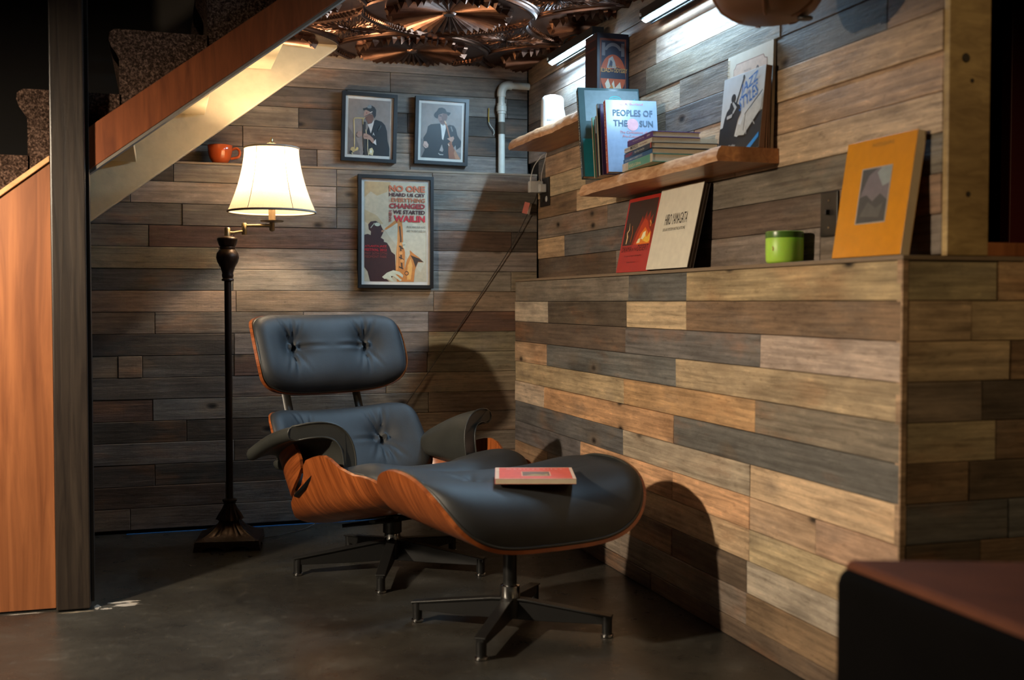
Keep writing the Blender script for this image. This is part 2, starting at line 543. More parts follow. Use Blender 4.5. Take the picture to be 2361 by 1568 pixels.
def crom(pts, n=8, closed=False):
    P = [Vector(p) for p in pts]; m = len(P); out = []
    rng = range(m) if closed else range(m - 1)
    for i in rng:
        if closed:
            p0, p1, p2, p3 = P[(i - 1) % m], P[i], P[(i + 1) % m], P[(i + 2) % m]
        else:
            p1, p2 = P[i], P[i + 1]
            p0 = P[i - 1] if i > 0 else p1 * 2 - p2
            p3 = P[i + 2] if i + 2 < m else p2 * 2 - p1
        for k in range(n):
            t = k / n
            out.append(0.5 * ((2 * p1) + (p2 - p0) * t + (2 * p0 - 5 * p1 + 4 * p2 - p3) * t * t + (3 * p1 - p0 - 3 * p2 + p3) * t ** 3))
    if not closed: out.append(P[-1])
    return out

_fonts = {}
def text_mesh(body, w=None, h=None, bold=0.0, shear=0.0):
    cu = bpy.data.curves.new('lettering', 'FONT')
    cu.body = body; cu.size = 1.0; cu.offset = bold; cu.shear = shear
    cu.align_x = 'LEFT'; cu.resolution_u = 2; cu.fill_mode = 'FRONT'
    o = bpy.data.objects.new('lettering', cu)
    COL.objects.link(o)
    dg = bpy.context.evaluated_depsgraph_get()
    me = bpy.data.meshes.new_from_object(o.evaluated_get(dg))
    bpy.data.objects.remove(o); bpy.data.curves.remove(cu)
    xs = [v.co.x for v in me.vertices]; ys = [v.co.y for v in me.vertices]
    if not xs: return me
    x0, x1, y0, y1 = min(xs), max(xs), min(ys), max(ys)
    sy = (h / (y1 - y0)) if h else None
    sx = (w / (x1 - x0)) if w else sy
    if sy is None: sy = sx
    for v in me.vertices:
        v.co.x = (v.co.x - x0) * sx; v.co.y = (v.co.y - y0) * sy; v.co.z = 0
    return me

def lettering(parent, body, O, ex, ey, w, h, rgb, bold=0.0, shear=0.0, name='lettering', lift=0.0006):
    me = text_mesh(body, w, h, bold, shear)
    ex = Vector(ex).normalized(); ey = Vector(ey).normalized(); nz = ex.cross(ey)
    o = link(name, me, ink(rgb), parent)
    o.matrix_local = Matrix(((ex.x, ey.x, nz.x, O[0] + nz.x * lift), (ex.y, ey.y, nz.y, O[1] + nz.y * lift), (ex.z, ey.z, nz.z, O[2] + nz.z * lift), (0, 0, 0, 1)))
    return o

def print_layers(parent, name, O, ex, ey, w, h, layers, lift=0.0004, step=0.00012):
    """flat print: layers of (rgb, [(u,v),...]) in 0..1 cover coordinates"""
    ex = Vector(ex).normalized(); ey = Vector(ey).normalized(); nz = ex.cross(ey); O = Vector(O)
    mb = MB()
    for i, (rgb, poly) in enumerate(layers):
        d = lift + i * step
        vs = [O + ex * (u * w) + ey * (v * h) + nz * d for u, v in poly]
        area = sum(poly[k][0] * poly[(k + 1) % len(poly)][1] - poly[(k + 1) % len(poly)][0] * poly[k][1] for k in range(len(poly)))
        if area < 0: vs.reverse()
        mb.add(vs, [tuple(range(len(vs)))], rgb)
    return mb.build(name, M['print'], parent, fixn=False)

def circ(cx, cy, rx, ry=None, n=18, a0=0, a1=360):
    ry = rx if ry is None else ry
    return [(cx + rx * math.cos(math.radians(a0 + (a1 - a0) * k / n)), cy + ry * math.sin(math.radians(a0 + (a1 - a0) * k / n))) for k in range(n if a1 - a0 == 360 else n + 1)]

def rect(u0, v0, u1, v1):
    return [(u0, v0), (u1, v0), (u1, v1), (u0, v1)]

def strip(pts, w):
    """thick polyline polygon"""
    Lp = []; Rp = []
    for i, p in enumerate(pts):
        a = pts[max(i - 1, 0)]; b = pts[min(i + 1, len(pts) - 1)]
        dx, dy = b[0] - a[0], b[1] - a[1]; l = math.hypot(dx, dy) or 1
        ww = w[i] if isinstance(w, (list, tuple)) else w
        Lp.append((p[0] - dy / l * ww / 2, p[1] + dx / l * ww / 2)); Rp.append((p[0] + dy / l * ww / 2, p[1] - dx / l * ww / 2))
    return Lp + Rp[::-1]

# ------------------------------------------------------------------ setting: floor, walls, planks
def struct(name, mb_or_obj, mat=None, **k):
    o = mb_or_obj.build(name, mat, **k) if isinstance(mb_or_obj, MB) else mb_or_obj
    return tag(o, kind='structure')

floor = struct('floor', MB().box(-4.2, 3.4, -7.2, 0.6, -0.08, 0.0), M['floor'])
tag(floor, 'dark polished concrete floor')

PLANK_TONES = dict(
    g=(0.215, 0.182, 0.153), s=(0.136, 0.137, 0.141), d=(0.110, 0.084, 0.065), t=(0.460, 0.325, 0.212), o=(0.430, 0.350, 0.225),
    r=(0.530, 0.330, 0.190), w=(0.450, 0.388, 0.325), b=(0.240, 0.160, 0.104), e=(0.165, 0.088, 0.058), p=(0.480, 0.330, 0.232),
    l=(0.540, 0.420, 0.280), k=(0.03, 0.022, 0.018))
RIGHT_LOW = [(0.883, 0.966, [(-1.178, 'g'), (-1.587, 's'), (-2.545, 'o')]), (0.8001, 0.883, [(-0.412, 'w'), (-1.168, 'd'), (-1.588, 'l'), (-2.545, 'b')]), (0.7172, 0.8001, [(-1.159, 'd'), (-1.997, 's'), (-2.545, 'w')]), (0.6343, 0.7172, [(-0.397, 'p'), (-1.521, 's'), (-2.545, 'o')]), (0.5514, 0.6343, [(-1.143, 'o'), (-1.972, 'r'), (-2.545, 'g')]), (0.4685, 0.5514, [(-0.372, 'w'), (-1.511, 'r'), (-2.545, 's')]), (0.3856, 0.4685, [(-1.141, 's'), (-1.949, 'w'), (-2.545, 'l')]), (0.3027, 0.3856, [(-0.761, 's'), (-1.504, 'r'), (-1.948, 'r'), (-2.247, 'p'), (-2.545, 'p')]), (0.2198, 0.3027, [(-0.409, 'b'), (-0.77, 'g'), (-1.947, 't'), (-2.545, 'l')]), (0.1369, 0.2198, [(-0.77, 'g'), (-1.501, 'b'), (-1.935, 'd'), (-2.545, 'w')]), (0.054, 0.1369, [(-1.122, 'g'), (-1.936, 'g'), (-2.545, 'b')]), (0.0, 0.054, [(-1.357, 'd'), (-2.545, 'd')])]
RIGHT_UP = [(0.978, 1.0609, [(-0.838, 'd'), (-2.097, 'g'), (-2.546, 'g')]), (1.0609, 1.1438, [(-0.318, 't'), (-1.542, 's'), (-2.114, 'd'), (-2.546, 'b')]), (1.1438, 1.2267, [(-0.758, 'g'), (-1.541, 'g'), (-2.546, 'g')]), (1.2267, 1.3096, [(-0.456, 'b'), (-1.68, 'l'), (-2.546, 'l')]), (1.3096, 1.3925, [(-0.546, 'o'), (-1.43, 'g'), (-2.546, 't')]), (1.3925, 1.4754, [(-0.095, 'd'), (-0.835, 't'), (-1.236, 'b'), (-1.893, 's'), (-2.546, 't')]), (1.4754, 1.5583, [(-0.106, 'g'), (-0.91, 'g'), (-1.333, 'w'), (-1.892, 'g'), (-2.349, 's'), (-2.546, 'b')]), (1.5583, 1.6412, [(-1.087, 'd'), (-1.911, 'g'), (-2.546, 'd')]), (1.6412, 1.7241, [(-0.544, 'g'), (-1.163, 'b'), (-2.546, 'w')]), (1.7241, 1.807, [(-0.832, 'g'), (-2.103, 'b'), (-2.546, 'g')]), (1.807, 1.8899, [(-0.672, 'b'), (-1.684, 'g'), (-2.546, 'b')]), (1.8899, 1.9728, [(-0.31, 'g'), (-1.424, 'b'), (-2.546, 'g')]), (1.9728, 2.0557, [(-1.118, 'b'), (-2.546, 'g')]), (2.0557, 2.1386, [(-0.753, 'g'), (-2.546, 'b')])]
BACK_LOW = [(0.0125, 0.0954, [(-1.536, 'b'), (-1.176, 'b'), (-0.534, 'g'), (0.1, 'g')]), (0.0954, 0.1783, [(-1.184, 'e'), (-0.622, 'g'), (0.1, 'b')]), (0.1783, 0.2612, [(-1.445, 'd'), (-0.882, 'd'), (0.1, 'b')]), (0.2612, 0.3441, [(-1.15, 'g'), (-0.674, 'd'), (0.1, 'g')]), (0.3441, 0.427, [(-1.327, 'd'), (-0.881, 'd'), (0.1, 'p')]), (0.427, 0.5099, [(-1.45, 'e'), (-1.157, 'g'), (-0.373, 'g'), (0.1, 'b')]), (0.5099, 0.5928, [(-1.156, 'd'), (-0.549, 'g'), (0.1, 'o')]), (0.5928, 0.6757, [(-1.573, 'b'), (-1.486, 'b'), (-1.147, 'd'), (-0.378, 'e'), (0.1, 'o')]), (0.6757, 0.7586, [(-1.146, 'd'), (-0.372, 'g'), (0.1, 'o')]), (0.7586, 0.8415, [(-1.439, 'b'), (-0.879, 'g'), (-0.372, 'w'), (0.1, 'e')]), (0.8415, 0.9244, [(-1.138, 't'), (-0.35, 't'), (0.1, 't')]), (0.9244, 1.0073, [(-1.149, 's'), (-0.016, 'w'), (0.1, 'o')]), (1.0073, 1.0902, [(-1.201, 'o'), (-0.664, 'w'), (0.1, 'w')]), (1.0902, 1.1731, [(-1.458, 'g'), (-0.663, 'e'), (-0.015, 'e'), (0.1, 'd')]), (1.1731, 1.256, [(-1.335, 'g'), (-0.746, 'g'), (0.1, 'g')]), (1.256, 1.3389, [(-1.523, 'g'), (-0.746, 'w'), (0.1, 'g')]), (1.3389, 1.408, [(-1.366, 'd'), (-0.745, 'g'), (-0.354, 'g'), (0.1, 'b')])]
BACK_UP = [(1.4175, 1.5004, [(-0.804, 'b'), (-0.419, 't'), (0.115, 'g')]), (1.5004, 1.5833, [(-1.098, 'b'), (-0.336, 't'), (0.115, 'd')]), (1.5833, 1.6662, [(-0.878, 't'), (-0.428, 'd'), (0.115, 'd')]), (1.6662, 1.7491, [(-0.681, 'd'), (0.007, 'g'), (0.115, 'd')]), (1.7491, 1.832, [(-0.501, 'b'), (0.115, 'b')]), (1.832, 1.9149, [(0.115, 't')])]

def plank(parent, along, a0, a1, z0, z1, face, tone, gap=0.0007, thick=0.016, dim=1.0):
    """one board; along 'x' faces -y at y=face, along 'y' faces -x at x=face"""
    ln = abs(a1 - a0) / 2 - gap; hh = (z1 - z0) / 2 - gap
    if ln < 0.004 or hh < 0.003: return
    c = 0.0016; pr = rnd.uniform(-0.0018, 0.0016)
    tw = rnd.uniform(-0.0008, 0.0008)
    vs = []
    for (y, i) in ((thick, 0), (c, 0), (0, c)):
        for sx, sz in ((-1, -1), (1, -1), (1, 1), (-1, 1)):
            vs.append((sx * (ln - i), y + pr + (tw * sz if y < thick else 0), sz * (hh - i)))
    fs = [(3, 2, 1, 0), (8, 9, 10, 11)]
    for r in (0, 4):
        for k in range(4):
            j = (k + 1) % 4
            fs.append((r + k, r + j, r + 4 + j, r + 4 + k))
    o = MB().add(vs, fs).build('plank', M['plank'], parent)
    m = (a0 + a1) / 2
    if along == 'x':
        o.location = (m, face, (z0 + z1) / 2)
    else:
        o.location = (face, m, (z0 + z1) / 2); o.rotation_euler = (0, 0, -PI / 2)
    j = rnd.uniform(0.86, 1.14)
    t = PLANK_TONES[tone]
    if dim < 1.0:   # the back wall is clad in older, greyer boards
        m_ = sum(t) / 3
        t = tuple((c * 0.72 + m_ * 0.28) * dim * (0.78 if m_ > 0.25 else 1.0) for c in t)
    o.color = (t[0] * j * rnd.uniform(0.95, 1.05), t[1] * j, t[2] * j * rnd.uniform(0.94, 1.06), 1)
    return o

wb = struct('wall_back_low', MB().box(-2.7, 0.10, 0.017, 0.30, 0.0, 1.408), M['dark'])
tag(wb, 'lower part of the plank-clad wall behind the armchair')
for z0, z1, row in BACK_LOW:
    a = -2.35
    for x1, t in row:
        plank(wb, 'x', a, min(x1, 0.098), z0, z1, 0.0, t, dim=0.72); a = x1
wbu = struct('wall_back_high', MB().box(-2.7, 0.117, 0.149, 0.42, 1.408, 2.3), M['dark'])
tag(wbu, 'recessed upper part of the plank-clad wall behind the armchair')
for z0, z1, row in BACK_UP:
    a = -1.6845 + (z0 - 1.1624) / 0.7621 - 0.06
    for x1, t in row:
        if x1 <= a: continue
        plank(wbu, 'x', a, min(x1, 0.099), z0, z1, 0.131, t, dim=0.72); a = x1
struct('trim_1', MB().box(-2.35, 0.098, 0.0, 0.147, 1.4085, 1.4172), cm('ledge_wood', (0.24, 0.17, 0.11), 0.6), bevel=0.001)
tag(bpy.data.objects['trim_1'], 'thin ledge board on top of the lower back wall')

wr = struct('wall_right_low', MB().box(0.017, 0.30, -2.528, 0.016, 0.0, 0.9645), M['dark'])
tag(wr, 'low plank-clad wall to the right of the armchair')
for z0, z1, row in RIGHT_LOW:
    a = -0.001
    for y1, t in row:
        plank(wr, 'y', a, y1, z0, z1 - (0.0015 if z1 > 0.96 else 0), 0.0, t); a = y1
wru = struct('wall_right_high', MB().box(0.1185, 0.20, -2.535, 0.147, 0.975, 2.3), M['dark'])
tag(wru, 'recessed upper plank-clad wall behind the shelves')
for z0, z1, row in RIGHT_UP:
    a = 0.130 if z0 > 1.40 else (-0.001 if z1 < 1.40 else 0.0)
    for y1, t in row:
        plank(wru, 'y', a, max(y1, -2.535), z0, z1, 0.1016, t); a = y1
struct('trim_2', MB().box(-0.001, 0.30, -2.550, -0.001, 0.9655, 0.9748), cm('ledge_wood', (0.24, 0.17, 0.11), 0.6), bevel=0.001)
tag(bpy.data.objects['trim_2'], 'thin ledge board on top of the low right wall')

# end of the low wall facing the camera
we = struct('wall_end', MB().box(0.30, 1.4, -2.528, -2.40, 0.0, 0.9645), M['dark'])
tag(we, 'plank-clad end of the low wall at the right edge')
z = 0.966
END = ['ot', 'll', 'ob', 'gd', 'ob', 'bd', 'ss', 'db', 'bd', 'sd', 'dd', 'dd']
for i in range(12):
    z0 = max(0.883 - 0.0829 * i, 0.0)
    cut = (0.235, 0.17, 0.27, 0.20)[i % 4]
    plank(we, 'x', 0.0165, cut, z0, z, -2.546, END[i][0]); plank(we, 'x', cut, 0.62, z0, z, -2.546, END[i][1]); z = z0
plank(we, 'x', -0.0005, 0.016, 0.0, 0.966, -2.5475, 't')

# pale board capping the end of the upper wall
ec = struct('trim_3', MB().box(0.1016, 0.2030, -2.553, -2.536, 0.975, 2.3), M['pine'], bevel=0.002)
tag(ec, 'pale knotty pine board capping the end of the upper wall')
for (x, zz, r) in ((0.142, 1.375, 0.010), (0.158, 1.33, 0.005), (0.152, 1.10, 0.006), (0.128, 1.62, 0.006)):
    MB().lathe([(r, 0), (r * 0.8, 0.0012)], 12).build('knot', cm('knot_wood', (0.035, 0.022, 0.010), 0.6), ec).matrix_local = Matrix.Translation((x, -2.5532, zz)) @ Matrix.Rotation(PI / 2, 4, 'X')
struct('trim_4', MB().box(0.205, 1.4, -2.54, -2.38, 0.975, 1.004), M['orange'], bevel=0.003)
tag(bpy.data.objects['trim_4'], 'orange wooden sill at the right edge')

# dark room beyond
struct('wall_far', MB().box(0.21, 3.4, 0.30, 0.40, 0.0, 2.5), M['wall_dark'])
struct('wall_side', MB().box(3.3, 3.4, -7.2, 0.3, 0.0, 2.5), M['wall_dark'])
struct('wall_left', MB().box(-4.2, -4.1, -7.2, 0.6, 0.0, 2.5), M['wall_dark'])
struct('wall_front', MB().box(-4.2, 3.4, -7.2, -7.1, 0.0, 2.5), M['wall_dark'])
dr = struct('door_1', MB().box(0.925, 1.75, -1.80, -1.76, 0.0, 2.05), cm('dark_red_paint', (0.10, 0.006, 0.008), 0.5), bevel=0.004)
tag(dr, 'dark red door in the unlit room beyond the opening')
MB().lathe([(0.012, 0), (0.012, 0.03), (0.026, 0.036), (0.028, 0.055), (0.012, 0.066)], 16).build('knob', M['brass'], dr, smooth=40).matrix_local = Matrix.Translation((1.02, -1.80, 1.0)) @ Matrix.Rotation(PI / 2, 4, 'X')
pn = thing('wall_panel', 'dim dark blue panel in the unlit room at the top right', 'panel', (1.408, -1.19, 1.80))
box('panel_board', -0.05, 0.06, 0, 0.02, 0, 0.09, cm('dark_blue', (0.02, 0.05, 0.12), 0.5), pn, 0.002)
box('panel_rim', -0.056, 0.066, 0.004, 0.024, -0.006, 0.096, M['blackp'], pn, 0.002)

# ceiling: copper tin tiles below a board
ceil = struct('ceiling', MB().box(-0.985, 0.0985, -2.5, 0.1285, 1.8935, 1.95), M['dark'])
tag(ceil, 'copper pressed-tin tile ceiling')
struct('ceiling_high', MB().box(-4.2, 3.4, -7.2, 0.6, 2.42, 2.5), M['wall_dark'])

X0, X1, Y0, Y1 = -0.982, 0.0982, -2.45, 0.1282
def clip(me, ox, oy):
    bm = bmesh.new(); bm.from_mesh(me)
    for co, no in (((X0 - ox, 0, 0), (-1, 0, 0)), ((X1 - ox, 0, 0), (1, 0, 0)), ((0, Y0 - oy, 0), (0, -1, 0)), ((0, Y1 - oy, 0), (0, 1, 0))):
        bmesh.ops.bisect_plane(bm, geom=bm.verts[:] + bm.edges[:] + bm.faces[:], plane_co=co, plane_no=no, clear_outer=True)
    n = len(bm.faces)
    bm.to_mesh(me); bm.free()
    return n
def rosette_mesh():
    mb = MB(); nf = 46; n = nf * 2
    rings = [(0.020, 0.010, 0.0), (0.024, 0.003, 0.001), (0.042, 0.004, 0.003), (0.100, 0.008, 0.009), (0.160, 0.012, 0.015), (0.196, 0.017, 0.020)]
    vs = []
    for (r, h, amp) in rings:
        for k in range(n):
            a = 2 * PI * k / n; s_ = 1 if k % 2 else -1
            lobe = 1 + 0.055 * math.cos(a * 12) * (r / 0.2) ** 2
            rr = r * lobe + (0.010 * s_ if r > 0.19 else 0)
            vs.append((rr * math.cos(a), rr * math.sin(a), -(h + amp * 0.5 * s_)))
    for (dr, hz) in ((0.014, 0.007), (0.016, 0.0)):
        for k in range(n):
            a = 2 * PI * k / n; s_ = 1 if k % 2 else -1
            rr = (0.196 + dr) * (1 + 0.055 * math.cos(a * 12)) + 0.007 * s_
            vs.append((rr * math.cos(a), rr * math.sin(a), -hz))
    m = len(rings) + 2
    fs = [tuple(range(n))]
    for i in range(m - 1):
        for k in range(n):
            fs.append((i * n + k, i * n + (k + 1) % n, (i + 1) * n + (k + 1) % n, (i + 1) * n + k))
    mb.add(vs, fs)
    return mb.mesh('rosette', fixn=False)
def star_mesh():
    mb = MB(); n = 176; r2 = random.Random(4)
    def R(a):
        c, s_ = abs(math.cos(a)), abs(math.sin(a))
        p = 0.74
        return 0.268 / ((c ** p + s_ ** p) ** (1 / p))
    loops = [(1.10, 0.0, 0), (1.07, 0.005, 1), (1.02, 0.006, 1), (1.0, 0.013, 0), (0.93, 0.016, 0), (0.86, 0.012, 0), (0.84, 0.007, 0), (0.78, 0.007, 0), (0.76, 0.003, 0)]
    vs = []
    for (f, h, teeth) in loops:
        for k in range(n):
            a = 2 * PI * k / n; r = R(a) * f + (0.0 if f > 1 else 0)
            hh_ = h + (0.006 if (teeth and k % 2) else 0)
            vs.append((r * math.cos(a), r * math.sin(a), -hh_))
    for q in range(1, 9):
        f = 0.76 * (1 - q / 8.5)
        for k in range(n):
            a = 2 * PI * k / n; r = R(a) * f
            vs.append((r * math.cos(a), r * math.sin(a), -(0.003 + 0.009 * abs(math.sin(k * 0.55 + q * 1.3)) * r2.uniform(0.2, 1))))
    m = len(loops) + 8; fs = []
    for i in range(m - 1):
        for k in range(n):
            fs.append((i * n + k, i * n + (k + 1) % n, (i + 1) * n + (k + 1) % n, (i + 1) * n + k))
    fs.append(tuple((m - 1) * n + k for k in range(n)))
    mb.add(vs, fs)
    return mb.mesh('star_ornament', fixn=False)
_shared = {}
def ornament(name, maker, cx, cy, z, parent):
    inside = (cx - 0.3 > X0 and cx + 0.3 < X1 and cy + 0.3 < Y1 and cy - 0.3 > Y0)
    if inside:
        if name not in _shared: _shared[name] = maker()
        me = _shared[name]
    else:
        me = maker()
        if clip(me, cx, cy) == 0: return
    o = link(name, me, M['copper'], parent)
    o.location = (cx, cy, z)
ZC = 1.889
for i in range(-1, 2):
    for j in range(0, 4):
        cx = -0.449 + 0.6 * i; cy = -0.05 - 0.6 * j
        x0, x1 = max(cx - 0.2993, X0), min(cx + 0.2993, X1)
        y0, y1 = max(cy - 0.2993, Y0), min(cy + 0.2993, Y1)
        if x1 - x0 < 0.02: continue
        tl = MB().box(x0, x1, y0, y1, ZC - 0.0005, ZC + 0.004).build('ceiling_tile', M['copper'], ceil, bevel=0.0008, bseg=1)
        if x0 < cx + 0.2 and x1 > cx - 0.2:
            ornament('rosette', rosette_mesh, cx, cy, ZC - 0.0004, tl)
for i in range(-1, 2):
    for j in range(0, 4):
        ornament('star_ornament', star_mesh, -0.749 + 0.6 * i, -0.35 - 0.6 * j + (0.6 if j == 3 else 0) * 0, ZC - 0.0006, ceil)
for i in range(-1, 2):
    ornament('star_ornament', star_mesh, -0.749 + 0.6 * i, 0.25, ZC - 0.0006, ceil)

# ------------------------------------------------------------------ stairs on the left
st = thing('staircase', 'carpeted wooden staircase rising over the floor lamp', 'staircase')
RISE, RUN = 0.1865, 0.2475
def sk(x, off): return 1.2466 + 0.7561 * (x + 1.6209) + off
def step_profile(x, z):
    # x: riser face, z: tread top; goes from the riser foot to the back of the tread
    p = [(x, z - RISE - 0.01)]
    p += [(x, z - 0.085), (x - 0.008, z - 0.068), (x - 0.022, z - 0.050), (x - 0.028, z - 0.030), (x - 0.026, z - 0.012), (x - 0.012, z - 0.001), (x + 0.004, z)]
    p += [(x + RUN + 0.01, z - 0.002), (x + RUN + 0.01, z - 0.03), (x + 0.03, z - 0.05), (x + 0.03, z - RISE - 0.01)]
    return p
for k in range(-8, 5):
    x = -1.526 + RUN * k; z = 1.671 + RISE * k
    mb = MB()
    prof = step_profile(x, z)
    ny = 3
    mb.prism(prof, lambda a, b, d: (a, d, b), -1.0, -0.045)
    mb.prism([(x, sk(x, 0.05)), (x, z - 0.085), (x - 0.008, z - 0.068), (x - 0.022, z - 0.050), (x - 0.028, z - 0.030), (x - 0.026, z - 0.012), (x - 0.012, z - 0.001), (x + 0.004, z), (x + RUN + 0.005, z - 0.002), (x + RUN + 0.005, sk(x + RUN, 0.05))], lambda a, b, d: (a, d, b), -1.002, -0.975)
    o = mb.build('carpeted_step', M['carpet'], st, smooth=35)
    # bare boards under the carpet, painted cream like the far stringer
    box('tread_board', x + 0.032, x + RUN + 0.028, -0.985, -0.05, z - 0.082, z - 0.052, M['cream'], st, 0.002)
# orange skirt board beside the steps (near side) and its grey lower edge
mb = MB()
mb.prism([(-1.6165, sk(-1.6165, 0.0)), (-0.62, sk(-0.62, 0.0)), (-0.62, sk(-0.62, 0.123)), (-1.6165, sk(-1.6165, 0.123))], lambda a, b, d: (a, d, b), -1.042, -1.004)
mb.build('skirt_board', M['skirt'], st, bevel=0.002)
mb = MB()
mb.prism([(-1.6165, sk(-1.6165, -0.010)), (-0.62, sk(-0.62, -0.010)), (-0.62, sk(-0.62, -0.0005)), (-1.6165, sk(-1.6165, -0.0005))], lambda a, b, d: (a, d, b), -1.040, -1.0)
mb.build('edge_strip', cm('grey_edge', (0.16, 0.135, 0.11), 0.6), st)
# cream far stringer against the back wall
def fs_(x, off): return 1.1624 + 0.7621 * (x + 1.6845) + off
mb = MB()
mb.prism([(-2.3, fs_(-2.3, 0)), (-0.745, fs_(-0.745, 0)), (-0.745, fs_(-0.745, 0.205)), (-2.3, fs_(-2.3, 0.205))], lambda a, b, d: (a, d, b), -0.042, -0.004)
mb.build('far_stringer', M['cream'], st, bevel=0.003)
# orange side panel closing the lower part of the stairs
mb = MB()
pt = lambda x: 1.1907 + 0.7923 * (x + 1.8423)
mb.prism([(-1.7125, 0.006), (-1.7125, pt(-1.7125) - 0.018), (-3.32, pt(-3.32) - 0.010), (-3.32, 0.006)], lambda a, b, d: (a, d, b), -1.042, -1.020)
mb.build('side_panel', M['orange'], st)
mb = MB()
mb.prism([(-1.7125, pt(-1.7125) - 0.0175), (-1.7125, pt(-1.7125)), (-3.32, pt(-3.32) + 0.004), (-3.32, pt(-3.32) - 0.0135)], lambda a, b, d: (a, d, b), -1.050, -1.005)
mb.build('panel_cap', M['orange_edge'], st, bevel=0.002)

po = thing('post', 'dark stained square timber post in front of the stairs', 'post', (-1.6635, -1.026, 0))
box('shaft', -0.046, 0.046, -0.046, 0.018, 0.004, 2.42, M['post'], po, 0.004)
box('corner_strip', 0.0465, 0.0555, -0.030, 0.016, 0.02, 2.42, M['post'], po, 0.001)

# white paint smears on the floor by the post
for k, (cx, cy, sx, sy) in enumerate(((-1.575, -1.075, 0.018, 0.012), (-1.52, -1.045, 0.05, 0.02), (-1.53, -1.012, 0.045, 0.018), (-1.66, -1.085, 0.06, 0.008), (-1.602, -1.05, 0.012, 0.03), (-1.79, -1.06, 0.07, 0.006))):
    r2 = random.Random(50 + k)
    pts = [(cx + sx * math.cos(a) * r2.uniform(0.45, 1.1), cy + sy * math.sin(a) * r2.uniform(0.35, 1.1)) for a in [2 * PI * q / 22 for q in range(22)]]
    MB().add([(x, y, 0.0007) for x, y in pts], [tuple(range(22))]).build('paint_smear', cm('dried_paint', (0.34, 0.31, 0.27) if k != 3 else (0.2, 0.16, 0.11), 0.8), floor, fixn=False)

tp = thing('painters_tape', 'thin blue painters tape along the foot of the back wall', 'tape')
box('tape_strip', -1.55, -0.2, -0.0185, -0.003, 0.0, 0.0012, cm('blue_tape', (0.01, 0.10, 0.30), 0.6), tp)

# ------------------------------------------------------------------ moulded shells and cushions
def interp(tab, x):
    if x <= tab[0][0]: return tab[0][1:]
    for a, b in zip(tab, tab[1:]):
        if x <= b[0]:
            t = (x - a[0]) / (b[0] - a[0]); t = t * t * (3 - 2 * t) * 0.35 + t * 0.65
            return tuple(p + (q - p) * t for p, q in zip(a[1:], b[1:]))
    return tab[-1][1:]

class Half:
    """half of a symmetric profile (x, n) from the centre outwards, by arc length"""
    def __init__(s, pts):
        s.p = [(v.x, v.y) for v in crom([(a, b, 0) for a, b in pts], 10)]
        s.a = [0.0]
        for i in range(1, len(s.p)):
            s.a.append(s.a[-1] + math.hypot(s.p[i][0] - s.p[i - 1][0], s.p[i][1] - s.p[i - 1][1]))
        s.L = s.a[-1]
    def at(s, a):
        sg = -1 if a < 0 else 1
        a = min(abs(a), s.L * 0.99999)
        lo = 0
        for i in range(1, len(s.a)):
            if s.a[i] >= a: lo = i - 1; break
        t = (a - s.a[lo]) / max(1e-9, s.a[lo + 1] - s.a[lo])
        p, q = s.p[lo], s.p[lo + 1]
        x = p[0] + (q[0] - p[0]) * t; n = p[1] + (q[1] - p[1]) * t
        dx, dn = q[0] - p[0], q[1] - p[1]; l = math.hypot(dx, dn)
        return sg * x, n, -sg * dn / l, dx / l

class Sheet:
    def __init__(s, half, O, Nv, Bv):
        s.h = Half(half); s.O = Vector(O); s.N = Vector(Nv); s.B = Vector(Bv); s.X = Vector((1, 0, 0))
    def pt(s, a, b, h=0.0):
        x, n, nx, nn = s.h.at(a)
        return s.O + s.X * (x + h * nx) + s.N * (n + h * nn) + s.B * b
    def free(s, x, n, b):
        return s.O + s.X * x + s.N * n + s.B * b

def make_shell(sheet, outline, thk, parent, name='shell', nu=73, nv=15):
    mb = MB()
    def ab(i, j):
        sv = math.sin((-1 + 2 * i / (nu - 1)) * PI / 2)
        b0, b1 = outline(sv)
        jj = j if j < nv else 2 * nv - 1 - j
        return sv * sheet.h.L, b0 + (b1 - b0) * jj / (nv - 1), (0.0 if j < nv else thk)
    mb.grid(lambda i, j: sheet.pt(*ab(i, j)), nu, 2 * nv, cv=True, uvfn=lambda i, j: ab(i, j)[:2])
    mb.f.append(tuple(range(2 * nv))); mb.c.append(None)
    mb.f.append(tuple((nu - 1) * 2 * nv + k for k in range(2 * nv))); mb.c.append(None)
    return mb.build(name, M['ply'], parent, smooth=40)

